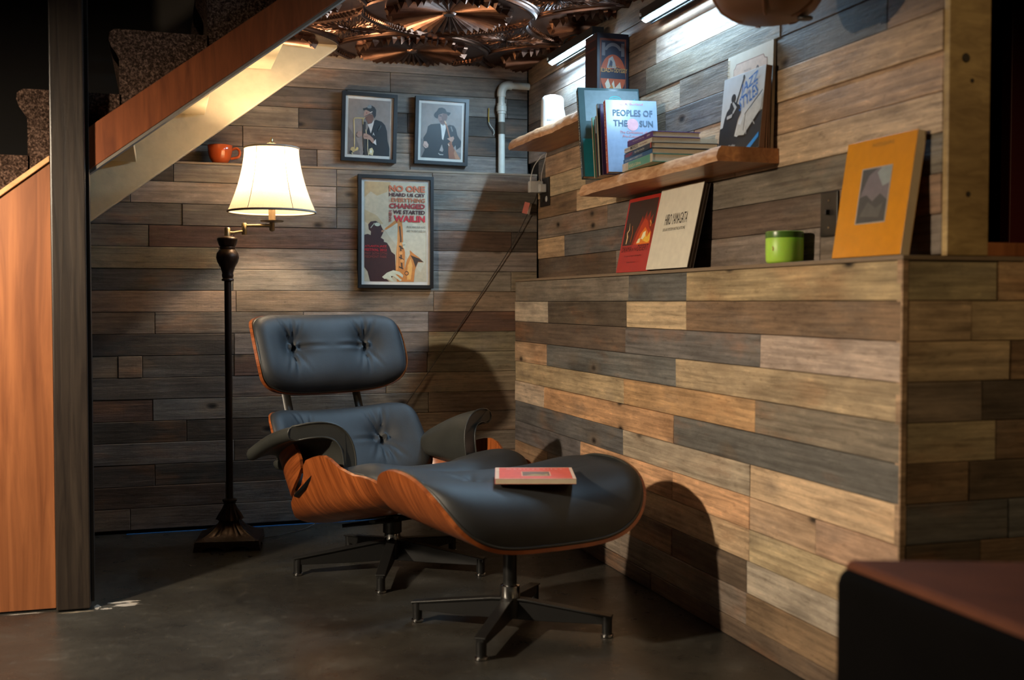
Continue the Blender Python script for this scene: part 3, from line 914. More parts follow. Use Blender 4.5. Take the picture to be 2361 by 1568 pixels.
def make_cushion(sheet, outline, smax, top, thk, parent, buttons=(), name='cushion', nu=121, nv=81, pt_=4.0, creases=(), sag=0.0, mat='leather'):
    tp = Half(top)
    mb = MB()
    def fn(i, j):
        sv = math.sin((-1 + 2 * i / (nu - 1)) * PI / 2); t = math.sin((-1 + 2 * j / (nv - 1)) * PI / 2)
        b0, b1 = outline(sv)
        b = (b0 + b1) / 2 + (b1 - b0) / 2 * t
        lo = sheet.pt(sv * smax, b, thk)
        x, n, _, _ = tp.at(sv * tp.L)
        w = max(0.0, 1 - abs(t) ** pt_) ** 0.5 * max(0.0, 1 - abs(sv) ** 8) ** 0.5
        hi = sheet.free(x, n, b + (b1 - b0) * 0.035 * t)
        p = lo.lerp(hi, w)
        dd = 0.0
        for (bx, bb, D) in buttons:
            r = math.hypot(x - bx, b - bb)
            dd += D * math.exp(-(r / 0.042) ** 2) + D * 0.55 * math.exp(-(r / 0.11) ** 2)
        for (x0, b0_, x1, b1_, D, wd) in creases:
            ex, eb = x1 - x0, b1_ - b0_; l = math.hypot(ex, eb)
            al = ((x - x0) * ex + (b - b0_) * eb) / l; pe = abs((x - x0) * eb - (b - b0_) * ex) / l
            if -0.01 < al < l:
                f = (1 - max(al, 0) / l)
                dd += D * f * (math.exp(-(pe / wd) ** 2) - 0.45 * math.exp(-((pe - 2.2 * wd) / (1.4 * wd)) ** 2))
        return p - sheet.N * (dd * w)
    mb.grid(fn, nu, nv)
    o = mb.build(name, M[mat], parent, smooth=75, fixn=False)
    # piping along the rim
    pts = []
    m = 70
    for k in range(m):
        sv = math.sin((-1 + 2 * k / (m - 1)) * PI / 2); b0, b1 = outline(sv); pts.append(sheet.pt(sv * smax, b1, thk + 0.002))
    for k in range(m - 2, 0, -1):
        sv = math.sin((-1 + 2 * k / (m - 1)) * PI / 2); b0, b1 = outline(sv); pts.append(sheet.pt(sv * smax, b0, thk + 0.002))
    MB().tube(pts, 0.0042, 8, closed=True).build('piping', M['arm_leather'], o, smooth=80)
    for (bx, bb, D) in buttons:
        # centre of the dimple
        best = None
        for i in range(0, nu, 2):
            for j in range(0, nv, 2):
                p = mb.v[i * nv + j]
                q = Vector(p) - sheet.O
                d = math.hypot(q.x - bx, q.dot(sheet.B) - bb)
                if best is None or d < best[0]: best = (d, Vector(p))
        bt = MB().lathe([(0.0095, 0), (0.0105, 0.003), (0.008, 0.0065), (0.003, 0.008)], 16).build('button', M['leather'], o, smooth=60)
        bt.matrix_local = Matrix.Translation(best[1]) @ sheet.N.to_track_quat('Z', 'Y').to_matrix().to_4x4()
    return o

def sup(b0, b1, p, q):
    def f(s):
        k = max(1e-4, 1 - abs(s) ** p) ** (1 / q)
        c = (b0 + b1) / 2; h = (b1 - b0) / 2
        return c - h * k, c + h * k
    return f

def star_base(parent, n, R, a0, zhub, ring=0.02):
    for k in range(n):
        a = math.radians(a0 + 360 / n * k)
        mb = MB()
        poly = [(0.006, zhub), (0.05, zhub - 0.004), (R - 0.02, 0.062), (R + 0.013, 0.0555), (R + 0.013, 0.046), (R - 0.012, 0.034), (R * 0.4, 0.030), (0.006, 0.030)]
        mp = lambda r, z, d: (r * math.cos(a) - d * math.sin(a), r * math.sin(a) + d * math.cos(a), z)
        mb.prism(poly, mp, -0.010, 0.010)
        # top flange
        flange = [(0.006, zhub), (0.05, zhub - 0.002), (R + 0.014, 0.0575), (R + 0.014, 0.053), (0.05, zhub - 0.008), (0.006, zhub - 0.006)]
        mb.prism(flange, mp, -0.015, 0.015)
        lg = mb.build('leg', M['black'], parent, bevel=0.0015)
        x, y = R * math.cos(a), R * math.sin(a)
        MB().lathe([(0.0125, 0.009), (0.0135, 0.012), (0.0135, 0.055)], 16, (x, y, 0)).build('foot', M['black'], lg, smooth=40)
        MB().lathe([(0.013, 0.0), (0.0165, 0.002), (0.0165, 0.0075), (0.012, 0.0092)], 18, (x, y, 0)).build('glide', M['chrome'], lg, smooth=40)
    MB().lathe([(0.026, 0.034), (0.028, 0.06), (0.027, zhub)], 24).build('hub', M['black'], parent, smooth=40)
    MB().lathe([(0.0265, zhub), (0.028, zhub + 0.003), (0.026, zhub + ring), (0.023, zhub + ring + 0.002)], 28).build('chrome_ring', M['chrome'], parent, smooth=40)

D = math.radians
# ------------------------------------------------------------------ lounge chair
ch = thing('lounge_chair', 'black leather lounge chair with curved rosewood plywood shells and star base', 'armchair', (-0.695, -0.84, 0), (0, 0, D(24)))

# seat
seat = Sheet([(0, 0), (0.12, 0.003), (0.20, 0.013), (0.25, 0.031), (0.285, 0.060), (0.305, 0.096), (0.32, 0.140), (0.33, 0.175), (0.338, 0.210)],
             (0, 0.0, 0.178), (0, 0.216, 0.976), (0, -0.976, 0.216))
SEAT_TAB = [(0.0, -0.19, 0.43), (0.034, -0.176, 0.432), (0.063, -0.140, 0.432), (0.084, -0.122, 0.412), (0.103, -0.094, 0.378), (0.118, -0.052, 0.348), (0.137, -0.010, 0.272), (0.166, 0.022, 0.222), (0.190, 0.036, 0.198), (0.206, 0.06, 0.168), (0.21, 0.10, 0.13)]
def seat_outline(s):
    return interp(SEAT_TAB, seat.h.at(s * seat.h.L)[1])
so = make_shell(seat, seat_outline, 0.010, ch, 'seat_shell', 91, 21)
make_cushion(seat, sup(-0.03, 0.425, 5.0, 2.6), 0.385, [(0, 0.142), (0.12, 0.146), (0.20, 0.160), (0.25, 0.172), (0.285, 0.166), (0.305, 0.146), (0.312, 0.125)], 0.012, ch, name='seat_cushion', pt_=3.2,
             buttons=((-0.13, 0.12, 0.012), (0.13, 0.12, 0.012)))
# backrest
th = 33
back = Sheet([(0, 0), (0.10, 0.006), (0.20, 0.030), (0.26, 0.054), (0.297, 0.088), (0.320, 0.135), (0.331, 0.195), (0.335, 0.262)],
             (0, 0.309, 0.352), (0, -math.cos(D(th)), math.sin(D(th))), (0, math.sin(D(th)), math.cos(D(th))))
BACK_TAB = [(0.0, -0.17, 0.158), (0.03, -0.17, 0.156), (0.05, -0.17, 0.150), (0.064, -0.171, 0.132), (0.076, -0.173, 0.085), (0.088, -0.175, 0.03), (0.105, -0.178, -0.01), (0.15, -0.176, -0.02), (0.21, -0.165, -0.03), (0.25, -0.150, -0.055), (0.261, -0.125, -0.09)]
def back_outline(s):
    return interp(BACK_TAB, back.h.at(s * back.h.L)[1])
make_shell(back, back_outline, 0.010, ch, 'back_shell', 91, 21)
cr = []
for sx in (-1, 1):
    bx = 0.145 * sx
    for (dx, db, Dp) in ((-0.05, 0.12, 0.011), (0.035, 0.12, 0.011), (-0.012, 0.13, 0.008), (-0.03, -0.12, 0.010), (0.02, -0.12, 0.010), (0.06, -0.10, 0.009), (-0.075, -0.09, 0.006)):
        cr.append((bx, 0.015, bx + dx, 0.015 + db, Dp, 0.0055))
    cr.append((bx, 0.015, 0, 0.012, 0.006, 0.006))
make_cushion(back, sup(-0.16, 0.157, 5.0, 3.2), 0.333, [(0, 0.078), (0.14, 0.084), (0.22, 0.108), (0.266, 0.126), (0.298, 0.126), (0.311, 0.104)], 0.012, ch, name='back_cushion',
             buttons=((-0.145, 0.015, 0.026), (0.145, 0.015, 0.026)), creases=cr)
# headrest
hh = 22
head = Sheet([(0, 0), (0.10, 0.004), (0.20, 0.020), (0.26, 0.040), (0.295, 0.062), (0.312, 0.085)],
             (0, 0.432, 0.690), (0, -math.cos(D(hh)), math.sin(D(hh))), (0, math.sin(D(hh)), math.cos(D(hh))))
make_shell(head, sup(-0.146, 0.146, 5.0, 3.2), 0.010, ch, 'head_shell')
cr = []
for sx in (-1, 1):
    bx = 0.148 * sx
    for (dx, db, Dp) in ((-0.06, 0.12, 0.011), (0.012, 0.125, 0.010), (0.055, 0.10, 0.007), (-0.012, -0.12, 0.010), (-0.05, -0.10, 0.006), (0.05, -0.10, 0.006)):
        cr.append((bx, 0.012, bx + dx, 0.012 + db, Dp, 0.0055))
    cr.append((bx, 0.012, 0.0, 0.006, 0.008, 0.0055))
make_cushion(head, sup(-0.141, 0.141, 4.6, 3.0), head.h.L * 0.985, [(0, 0.088), (0.14, 0.092), (0.22, 0.106), (0.268, 0.118), (0.292, 0.112), (0.306, 0.094)], 0.012, ch, name='head_cushion',
             buttons=((-0.148, 0.012, 0.026), (0.148, 0.012, 0.026)), creases=cr)
# arm pads
for sg in (-1, 1):
    fr = [(0.246, 0.330), (0.240, 0.390), (0.246, 0.440), (0.268, 0.474), (0.303, 0.489), (0.345, 0.489), (0.384, 0.480)]
    re = [(0.290, 0.350), (0.287, 0.362), (0.292, 0.378), (0.310, 0.395), (0.345, 0.405), (0.390, 0.404), (0.424, 0.396)]
    ns = 22; na = 25
    F = [(v.x, v.y) for v in crom([(a, b, 0) for a, b in fr], 4)]
    Rr = [(v.x, v.y) for v in crom([(a, b, 0) for a, b in re], 4)]
    m = len(F)
    def section(t):
        pts = []
        for k in range(m):
            q = k / (m - 1)
            x = F[k][0] + (Rr[k][0] - F[k][0]) * t; z = F[k][1] + (Rr[k][1] - F[k][1]) * t + 0.012 * math.sin(PI * t)
            y0 = -0.120 + 0.070 * q ** 1.4 + 0.022 * max(0.0, (q - 0.68) / 0.32) ** 2; y1 = 0.245 - 0.075 * q
            pts.append((x, y0 + (y1 - y0) * t, z))
        return pts
    def loop(t):
        P = section(t); up = []; dn = []
        end = math.sin(PI * min(1, max(0, t))) ** 0.0
        hw = 0.0225
        if t > 0.94: hw *= max(0.55, math.sqrt(max(0, 1 - ((t - 0.94) / 0.06) ** 2)))
        for k in range(m):
            a = P[max(k - 1, 0)]; b = P[min(k + 1, m - 1)]
            dx, dz = b[0] - a[0], b[2] - a[2]; l = math.hypot(dx, dz)
            nx, nz = -dz / l, dx / l
            up.append((P[k][0] + nx * hw, P[k][1], P[k][2] + nz * hw)); dn.append((P[k][0] - nx * hw, P[k][1], P[k][2] - nz * hw))
        a, b = P[-2], P[-1]; l = math.hypot(b[0] - a[0], b[2] - a[2]); ex, ez = (b[0] - a[0]) / l, (b[2] - a[2]) / l
        e1 = [(P[-1][0] + ex * hw * c1 + (-ez) * hw * c2, P[-1][1], P[-1][2] + ez * hw * c1 + ex * hw * c2) for c1, c2 in ((0.6, 0.8), (0.95, 0.3), (0.95, -0.3), (0.6, -0.8))]
        a, b = P[1], P[0]; l = math.hypot(b[0] - a[0], b[2] - a[2]); ex, ez = (b[0] - a[0]) / l, (b[2] - a[2]) / l
        e0 = [(P[0][0] + ex * hw * c1 + (ez) * hw * c2, P[0][1], P[0][2] + ez * hw * c1 - ex * hw * c2) for c1, c2 in ((0.6, -0.8), (0.95, -0.3), (0.95, 0.3), (0.6, 0.8))]
        lp = up + e1 + dn[::-1] + e0
        return [(sg * p[0], p[1], p[2]) for p in lp]
    loops = [loop(i / (ns - 1)) for i in range(ns)]
    nl = len(loops[0])
    mb = MB().grid(lambda i, j: loops[i][j], ns, nl, cv=True)
    mb.f.append(tuple(range(nl))); mb.c.append(None)
    mb.f.append(tuple((ns - 1) * nl + k for k in range(nl))); mb.c.append(None)
    ap = mb.build('armrest', M['arm_leather'], ch, smooth=50)
    MB().tube(loops[0], 0.0032, 6, closed=True).build('piping', M['arm_leather'], ap, smooth=80)
    # steel bracket behind the pad, joining seat and back shells
    MB().tube([(sg * 0.306, -0.03, 0.345), (sg * 0.304, 0.02, 0.305), (sg * 0.298, 0.075, 0.272), (sg * 0.285, 0.12, 0.255)], [0.020, 0.026, 0.026, 0.012], 8, sx=0.35).build('side_bracket', M['black'], ch, smooth=50)
    # uprights carrying the headrest
    MB().tube([(sg * 0.145, 0.31, 0.30), (sg * 0.145, 0.395, 0.46), (sg * 0.145, 0.432, 0.56), (sg * 0.145, 0.463, 0.66)], 0.017, 8, sx=0.5).build('upright', M['black'], ch, smooth=50)
# base
star_base(ch, 5, 0.31, 36 - 24, 0.098)
MB().lathe([(0.022, 0.118), (0.031, 0.121), (0.031, 0.158), (0.024, 0.166), (0.024, 0.176)], 24).build('stem', M['black'], ch, smooth=40)
mb = MB()
for a in (35, 145, 215, 325):
    c, s_ = math.cos(D(a)), math.sin(D(a))
    mb.tube([(0, 0, 0.162), (0.08 * c, 0.08 * s_, 0.162 - 0.016 * s_), (0.17 * c, 0.15 * s_, 0.166 - 0.034 * s_)], [0.02, 0.015, 0.012], 8, sx=0.5)
mb.build('seat_mount', M['black'], ch, smooth=50)

# ------------------------------------------------------------------ ottoman
ot = thing('ottoman', 'black leather ottoman with a curved rosewood shell, red book on top', 'ottoman', (-0.53, -1.61, 0), (0, 0, D(11)))
ott = Sheet([(0, 0), (0.10, 0.002), (0.17, 0.011), (0.225, 0.033), (0.265, 0.066), (0.293, 0.106), (0.313, 0.146), (0.326, 0.185)],
            (0, 0, 0.262), (0, 0, 1), (0, -1, 0))
make_shell(ott, sup(-0.255, 0.255, 5.0, 2.2), 0.010, ot, 'shell')
cr = []
for sx in (-1, 1):
    for a in (20, 75, 130, 185, 240, 300):
        cr.append((0.12 * sx, 0.0, 0.12 * sx + 0.11 * math.cos(D(a)), 0.11 * math.sin(D(a)), 0.005, 0.007))
make_cushion(ott, sup(-0.252, 0.252, 5.0, 2.3), ott.h.L * 0.99, [(0, 0.158), (0.10, 0.160), (0.19, 0.170), (0.25, 0.182), (0.288, 0.188), (0.312, 0.188), (0.324, 0.186)], 0.012, ot, pt_=4.0,
             buttons=((-0.12, 0.0, 0.014), (0.12, 0.0, 0.014)), creases=cr)
star_base(ot, 4, 0.265, 57 - 11, 0.088, 0.032)
MB().lathe([(0.017, 0.118), (0.0185, 0.122), (0.0185, 0.25), (0.05, 0.254), (0.05, 0.2615)], 24).build('stem', M['black'], ot, smooth=40)

# ------------------------------------------------------------------ floor lamp
LX, LY = -1.186, -0.310
lp = thing('floor_lamp', 'bronze swing-arm floor lamp with a lit cream bell shade', 'lamp', (LX, LY, 0), (0, 0, 0))
# square base with two arched cut-outs on each side
rot = Matrix.Rotation(D(-9), 4, 'Z')
mb = MB()
S = 0.116
def side(poly_h):
    pts = [(-S, 0.0)]
    for c in (-0.047, 0.047):
        pts += [(c - 0.036 * math.cos(t), 0.0165 * math.sin(t)) for t in [PI * k / 8 for k in range(9)]]
    pts += [(S, 0.0), (S - 0.006, 0.035), (-S + 0.006, 0.035)]
    return pts
for k in range(4):
    r = Matrix.Rotation(k * PI / 2, 4, 'Z')
    mb.prism(side(0), lambda a, b, d: tuple(r @ Vector((a, -S + d + b * 0.15, b))), 0.0, 0.008)
mb.box(-S + 0.008, S - 0.008, -S + 0.008, S - 0.008, 0.026, 0.035)
b_ = mb.build('base', M['bronze'], lp, bevel=0.0006, bseg=1); b_.matrix_local = rot
# fluted pyramid
mb = MB()
def fl(i, j):
    t = j / 10.0
    k = i / 64.0 * 4; sd = int(k) % 4; f = (k - int(k)) * 2 - 1
    s0 = (S - 0.042) * (1 - t) ** 1.9 + 0.034
    z = 0.035 + 0.066 * t ** 1.15
    ridge = 0.0035 * math.sin(f * PI * 7) * (1 - t)
    x, y = f * s0, -(s0 + ridge)
    v = Matrix.Rotation(sd * PI / 2, 4, 'Z') @ Vector((x, y, z))
    return v
mb.grid(fl, 64, 11, cu=True)
o = mb.build('fluted_foot', M['bronze'], lp, smooth=30); o.matrix_local = rot
o = MB().lathe([(0.046, 0.095), (0.038, 0.112), (0.026, 0.132), (0.020, 0.150), (0.022, 0.156), (0.026, 0.160), (0.026, 0.166), (0.0125, 0.170)], 40, rfn=lambda a, z: 1 + (0.09 * math.cos(a * 12) if z < 0.145 else 0)).build('acanthus_collar', M['bronze'], lp, smooth=50)
MB().lathe([(0.0125, 0.168), (0.0125, 0.962)], 24).build('pole', M['bronze'], lp, smooth=40)
MB().lathe([(0.0125, 0.955), (0.021, 0.957), (0.022, 0.962), (0.018, 0.966), (0.020, 0.972), (0.021, 0.978), (0.019, 0.984), (0.026, 1.006), (0.036, 1.024), (0.0405, 1.040), (0.038, 1.056), (0.030, 1.066), (0.0265, 1.070), (0.0285, 1.075), (0.0265, 1.080)], 36).build('urn', M['bronze'], lp, smooth=60)
MB().lathe([(0.0265, 1.079), (0.029, 1.085), (0.033, 1.098), (0.035, 1.103), (0.0365, 1.108), (0.034, 1.112), (0.022, 1.116), (0.012, 1.118)], 48, rfn=lambda a, z: 1 + (0.05 * abs(math.cos(a * 8)) if 1.083 < z < 1.105 else 0)).build('capital', M['bronze'], lp, smooth=60)
# swing arm
J = (0.0605, 0.012); E_ = (0.159, 0.010)
mb = MB()
mb.lathe([(0.0105, 1.116), (0.0105, 1.145), (0.008, 1.148)], 16)
mb.tube([(0, 0, 1.132), (0.02, 0.004, 1.130), (0.04, 0.008, 1.134), (J[0], J[1], 1.137)], 0.0052, 8)
ar = mb.build('lower_arm', M['brass'], lp, smooth=50)
mb = MB()
mb.lathe([(0.0085, 1.124), (0.0095, 1.126), (0.0095, 1.164), (0.007, 1.167)], 16, (J[0], J[1], 0))
mb.tube([(J[0], J[1], 1.157), (E_[0], E_[1], 1.160)], 0.0055, 10)
mb.lathe([(0.005, 1.138), (0.0095, 1.143), (0.0095, 1.174)], 16, (E_[0], E_[1], 0))
mb.build('upper_arm', M['brass'], lp, smooth=50)
MB().lathe([(0.012, 1.170), (0.040, 1.173), (0.0425, 1.177), (0.030, 1.1765), (0.012, 1.178)], 32, (E_[0], E_[1], 0)).build('drip_dish', M['brass'], lp, smooth=50)
MB().lathe([(0.0125, 1.177), (0.0125, 1.262), (0.011, 1.264)], 20, (E_[0], E_[1], 0)).build('candle_sleeve', cm('brown_sleeve', (0.28, 0.2, 0.12), 0.5), lp, smooth=40)
SC = (E_[0], E_[1])
zb, zt = 1.207, 1.438
prof = []
for k in range(15):
    t = k / 14
    prof.append((0.097 + 0.062 * (1 - t) ** 1.7, zb + (zt - zb) * t))
pan = lambda a, z: 1 - 0.018 * abs(math.sin(a * 3 + 0.4))
sh = MB().lathe(prof, 72, (SC[0], SC[1], 0), caps=False, rfn=pan).build('lamp_shade', M['shade'], lp, smooth=60)
trim = cm('shade_trim', (0.42, 0.34, 0.27), 0.7)
for (r0, z0, nm) in ((0.1575, zb, 'lower_trim'), (0.0975, zt, 'upper_trim')):
    pts = [(SC[0] + r0 * pan(a, 0) * math.cos(a), SC[1] + r0 * pan(a, 0) * math.sin(a), z0 + 0.002) for a in [2 * PI * k / 72 for k in range(72)]]
    MB().tube(pts, 0.0042, 6, closed=True).build(nm, trim, sh, smooth=80)
for k in range(6):
    a = (k * PI - 0.4) / 3
    pts = [(SC[0] + (r + 0.0006) * math.cos(a), SC[1] + (r + 0.0006) * math.sin(a), z) for r, z in prof]
    MB().tube(pts, 0.0011, 5).build('seam', trim, sh, smooth=80)
# spider, harp and finial
mb = MB()
for k in range(3):
    a = 2 * PI * k / 3 + 0.5
    mb.tube([(SC[0], SC[1], zt - 0.004), (SC[0] + 0.095 * math.cos(a), SC[1] + 0.095 * math.sin(a), zt - 0.002)], 0.0014, 6)
mb.tube([(SC[0] + 0.0 + 0.045 * math.sin(t), SC[1], 1.262 + 0.172 * (1 - math.cos(t)) / 2) for t in [PI * k / 12 for k in range(13)]], 0.0016, 6)
mb.tube([(SC[0] - 0.045 * math.sin(t), SC[1], 1.262 + 0.172 * (1 - math.cos(t)) / 2) for t in [PI * k / 12 for k in range(13)]], 0.0016, 6)
mb.build('harp', M['brass'], lp, smooth=60)
MB().lathe([(0.004, zt), (0.005, zt + 0.006), (0.010, zt + 0.009), (0.0135, zt + 0.017), (0.0145, zt + 0.020), (0.008, zt + 0.023), (0.005, zt + 0.028), (0.0062, zt + 0.032), (0.005, zt + 0.038), (0.002, zt + 0.042)], 20, (SC[0], SC[1], 0), rfn=lambda a, z: 1 + 0.12 * math.cos(a * 6) * (1 if z < zt + 0.021 else 0)).build('finial', M['brass'], lp, smooth=60)
bulb = MB().lathe([(0.012, 1.264), (0.014, 1.275), (0.024, 1.292), (0.0285, 1.308), (0.026, 1.325), (0.015, 1.337), (0.004, 1.340)], 20, (SC[0], SC[1], 0)).build('bulb', make_emit('bulb_glow', (1.0, 0.80, 0.55), 8.0), lp, smooth=60)
ld = bpy.data.lights.new('lamp_light', 'POINT')
ld.color = (1.0, 0.77, 0.50); ld.energy = LAMP_POWER; ld.shadow_soft_size = 0.03
lo = bpy.data.objects.new('lamp_light', ld); COL.objects.link(lo); lo.parent = lp
lo.location = (SC[0] + 0.0, SC[1], 1.375)
ld.shadow_soft_size = 0.025

# lamp cord along the wall and floor, with a paper tag near the outlet
cd = thing('power_cord', 'thin dark lamp cord slanting down the back wall with a small red tag', 'cord')
pts = crom([(0.088, -0.03, 1.335), (0.075, -0.030, 1.30), (0.055, -0.026, 1.265), (-0.02, -0.014, 1.115), (-0.14, -0.008, 0.93), (-0.30, -0.008, 0.70), (-0.482, -0.010, 0.4434), (-0.60, -0.014, 0.26), (-0.74, -0.04, 0.09), (-0.86, -0.10, 0.012), (-0.98, -0.2, 0.004), (-1.08, -0.28, 0.008)], 8)
MB().tube(pts, 0.0019, 6).build('wire', cm('brown_wire', (0.02, 0.012, 0.008), 0.5), cd, smooth=60)
tg = MB().add([(0.030, -0.040, 1.296), (0.040, -0.036, 1.252), (0.056, -0.034, 1.248), (0.064, -0.032, 1.287), (0.047, -0.030, 1.29)], [(0, 1, 2, 3, 4)])
tgo = box('paper_tag', -0.011, 0.011, -0.0008, 0.0008, -0.024, 0.024, cm('pink_tag', (0.6, 0.16, 0.12), 0.6), cd); tgo.location = (0.036, -0.036, 1.272); tgo.rotation_euler = (0, D(15), D(-20))
tgo = box('paper_tag', -0.006, 0.006, -0.0008, 0.0008, -0.023, 0.023, cm('white_tag', (0.72, 0.62, 0.55), 0.6), cd); tgo.location = (0.0515, -0.036, 1.268); tgo.rotation_euler = (0, D(18), D(25))

# ------------------------------------------------------------------ second room lamp (left of the picture), the warm key light
kl = thing('dome_lamp', 'floor lamp with a dome shade standing left of the picture', 'lamp', (-2.62, -2.10, 0))
MB().lathe([(0.13, 0), (0.135, 0.012), (0.03, 0.03), (0.012, 0.04)], 28).build('base', M['bronze'], kl, smooth=40)
MB().tube(crom([(0, 0.20, 0.03), (0, 0.20, 1.0), (0, 0.20, 1.50), (0, 0.17, 1.60), (0, 0.08, 1.635), (0, 0.0, 1.60)], 6), 0.010, 12).build('pole', M['bronze'], kl, smooth=40)
MB().tube([(0, 0.20, 0.02), (0, 0.0, 0.02)], 0.012, 10).build('foot_bar', M['bronze'], kl, smooth=40)
MB().lathe([(0.165, 1.466), (0.160, 1.500), (0.130, 1.555), (0.080, 1.590), (0.018, 1.602), (0.016, 1.598), (0.077, 1.585), (0.126, 1.551), (0.156, 1.498), (0.161, 1.466)], 40, caps=False).build('dome_shade', cm('dark_shade', (0.03, 0.03, 0.03), 0.6), kl, smooth=40)
MB().lathe([(0.05 * math.sin(PI * k / 14) + 1e-4, 1.475 - 0.05 * math.cos(PI * k / 14)) for k in range(15)], 24).build('bulb', make_emit('bulb_glow_large', (1.0, 0.82, 0.60), KEY_STRENGTH), kl, smooth=80)
MB().lathe([(0.012, 1.52), (0.012, 1.600)], 12).build('socket', M['bronze'], kl, smooth=40)

# ------------------------------------------------------------------ LED bars on the right wall
def led(label, y0, y1, z, cable, strength):
    led_white = make_emit('led_strip', (0.46, 0.74, 1.0), strength)
    t = thing('led_light_bar', label, 'light', (0, 0, 0), group='LED light bars on the right wall')
    mb = MB()
    # channel: back lip on the wall side, top, outer lip
    mb.prism([(0.064, z - 0.007), (0.070, z - 0.007), (0.070, z + 0.034), (0.026, z + 0.034), (0.026, z + 0.004), (0.030, z + 0.004), (0.034, z + 0.010), (0.058, z + 0.004), (0.064, z + 0.004)],
             lambda a, b, d: (a, d, b), y1, y0)
    mb.build('housing', M['blackp'], t, bevel=0.0008, bseg=1)
    sx0, sx1 = 0.0315, 0.0455
    MB().add([(sx0, y0 - 0.006, z + 0.0015), (sx1, y0 - 0.006, z - 0.006), (sx1, y1 + 0.006, z - 0.006), (sx0, y1 + 0.006, z + 0.0015)], [(3, 2, 1, 0)]).build('led_strip', led_white, t, fixn=False)
    MB().prism([(0.0335, z + 0.0065), (0.056, z + 0.003), (0.056, z - 0.004), (0.0335, z + 0.003)], lambda a, b, d: (a, d, b), y1 + 0.004, y0 - 0.004).build('diffuser_bed', M['blackp'], t)
    e = MB().lathe([(0.0055, 0), (0.0055, 0.003), (0.003, 0.004)], 14).build('end_button', M['white'], t, smooth=40)
    e.matrix_local = Matrix.Translation((0.0256, y0 - 0.012, z + 0.016)) @ Matrix.Rotation(-PI / 2, 4, 'Y')
    for yy in (y0 - 0.06, y1 + 0.06):
        box('bracket', 0.070, 0.1000, yy - 0.012, yy + 0.012, z + 0.008, z + 0.026, M['blackp'], t, 0.001)
    if cable:
        MB().tube(crom(cable, 8), 0.0035, 8).build('cable', M['blackp'], t, smooth=60)
    return t
led('black LED light bar above the small shelf, near the corner', -0.325, -0.80, 1.808, [(0.05, -0.45, 1.838), (0.045, -0.47, 1.862), (0.05, -0.53, 1.872), (0.062, -0.58, 1.862), (0.07, -0.60, 1.838)], LED_STRENGTH[0])
led('black LED light bar near the ceiling above the spiral-bound book', -1.20, -1.78, 1.764, [(0.05, -1.52, 1.794), (0.05, -1.55, 1.84), (0.06, -1.60, 1.86)], LED_STRENGTH[1])

# ------------------------------------------------------------------ live-edge shelves
def shelf(label, y0, y1, zc, xf, seed, depth_var=0.010):
    r = random.Random(seed)
    ph = [r.uniform(0, 6) for _ in range(4)]
    t = thing('wooden_shelf', label, 'shelf', group='live-edge wall shelves')
    n = 60; th = 0.019
    def edge(y, top):
        w = depth_var * (0.5 * math.sin(y * 9 + ph[0]) + 0.3 * math.sin(y * 23 + ph[1]) + 0.15 * math.sin(y * 61 + ph[2]))
        return xf + w + (0.010 if top else 0.0)
    def sec(y):
        a, b = edge(y, False), edge(y, True)
        return [(0.1000, zc - th), (a + 0.004, zc - th), (a, zc - th * 0.4), (b - 0.004, zc + th * 0.55), (b + 0.003, zc + th), (0.1000, zc + th)]
    S_ = [(y0 + (y1 - y0) * k / (n - 1)) for k in range(n)]
    mb = MB().grid(lambda i, j: (lambda q: (q[0], S_[i], q[1]))(sec(S_[i])[j]), n, 6, cv=True)
    mb.f.append(tuple(range(6))); mb.c.append(None); mb.f.append(tuple((n - 1) * 6 + k for k in range(6))); mb.c.append(None)
    bd = mb.build('board', M['shelf'], t, smooth=25)
    mb = MB().grid(lambda i, j: (lambda q: (q[0] - 0.0008 * (1 if 0 < j < 3 else 0.2), S_[i], q[1]))(sec(S_[i])[j + 1]), n, 4)
    mb.build('live_edge', M['bark'], t, smooth=40)
    return t
shelf('short live-edge wooden shelf holding the white router, nearest the corner', -0.14, -0.952, 1.511, -0.075, 3)
shelf('long live-edge wooden shelf holding the upright books and book stack', -0.92, -1.910, 1.256, -0.073, 5)
SZ = 1.2755; UZ = 1.5305; LZ = 0.9752

# ------------------------------------------------------------------ books
def book(label, w, h, t, loc, rotz=0.0, lean=0.0, cover=(0.5, 0.5, 0.5), spine=None, hard=True, flat=False, back=None, rough=0.35, name='book', group=None, pages=None):
    rx = -lean if not flat else -PI / 2
    loc = (loc[0], loc[1], loc[2] + (t * math.sin(lean) if not flat else 0.0))
    b = thing(name, label, 'book', loc, (rx, 0, rotz), group or 'books on the shelves and ledges')
    c = 0.0022 if hard else 0.0006
    ov = 0.003 if hard else 0.0
    mc = cm('cover_stock', cover, rough)
    ms = cm('cover_stock', spine or cover, rough)
    mk = cm('cover_stock', back or cover, rough)
    box('front_cover', 0, w, 0, c, 0, h, mc, b, 0.0006)
    box('back_cover', 0, w, t - c, t, 0, h, mk, b, 0.0006)
    box('spine', -0.0008, c, 0.0002, t - 0.0002, 0.0003, h - 0.0003, ms, b, 0.0008)
    box('page_block', c + 0.0005, w - ov, c, t - c, ov, h - ov, pages or M['pages'], b)
    return b
def cover_text(b, s, u, v, w, h, rgb, **k):
    lettering(b, s, (u, 0, v), (1, 0, 0), (0, 0, 1), w, h, rgb, **k)
def spine_text(b, s, z, y, ln, h, rgb, **k):
    lettering(b, s, (-0.0008, y, z), (0, 0, -1), (0, -1, 0), ln, h, rgb, name='spine_lettering', **k)

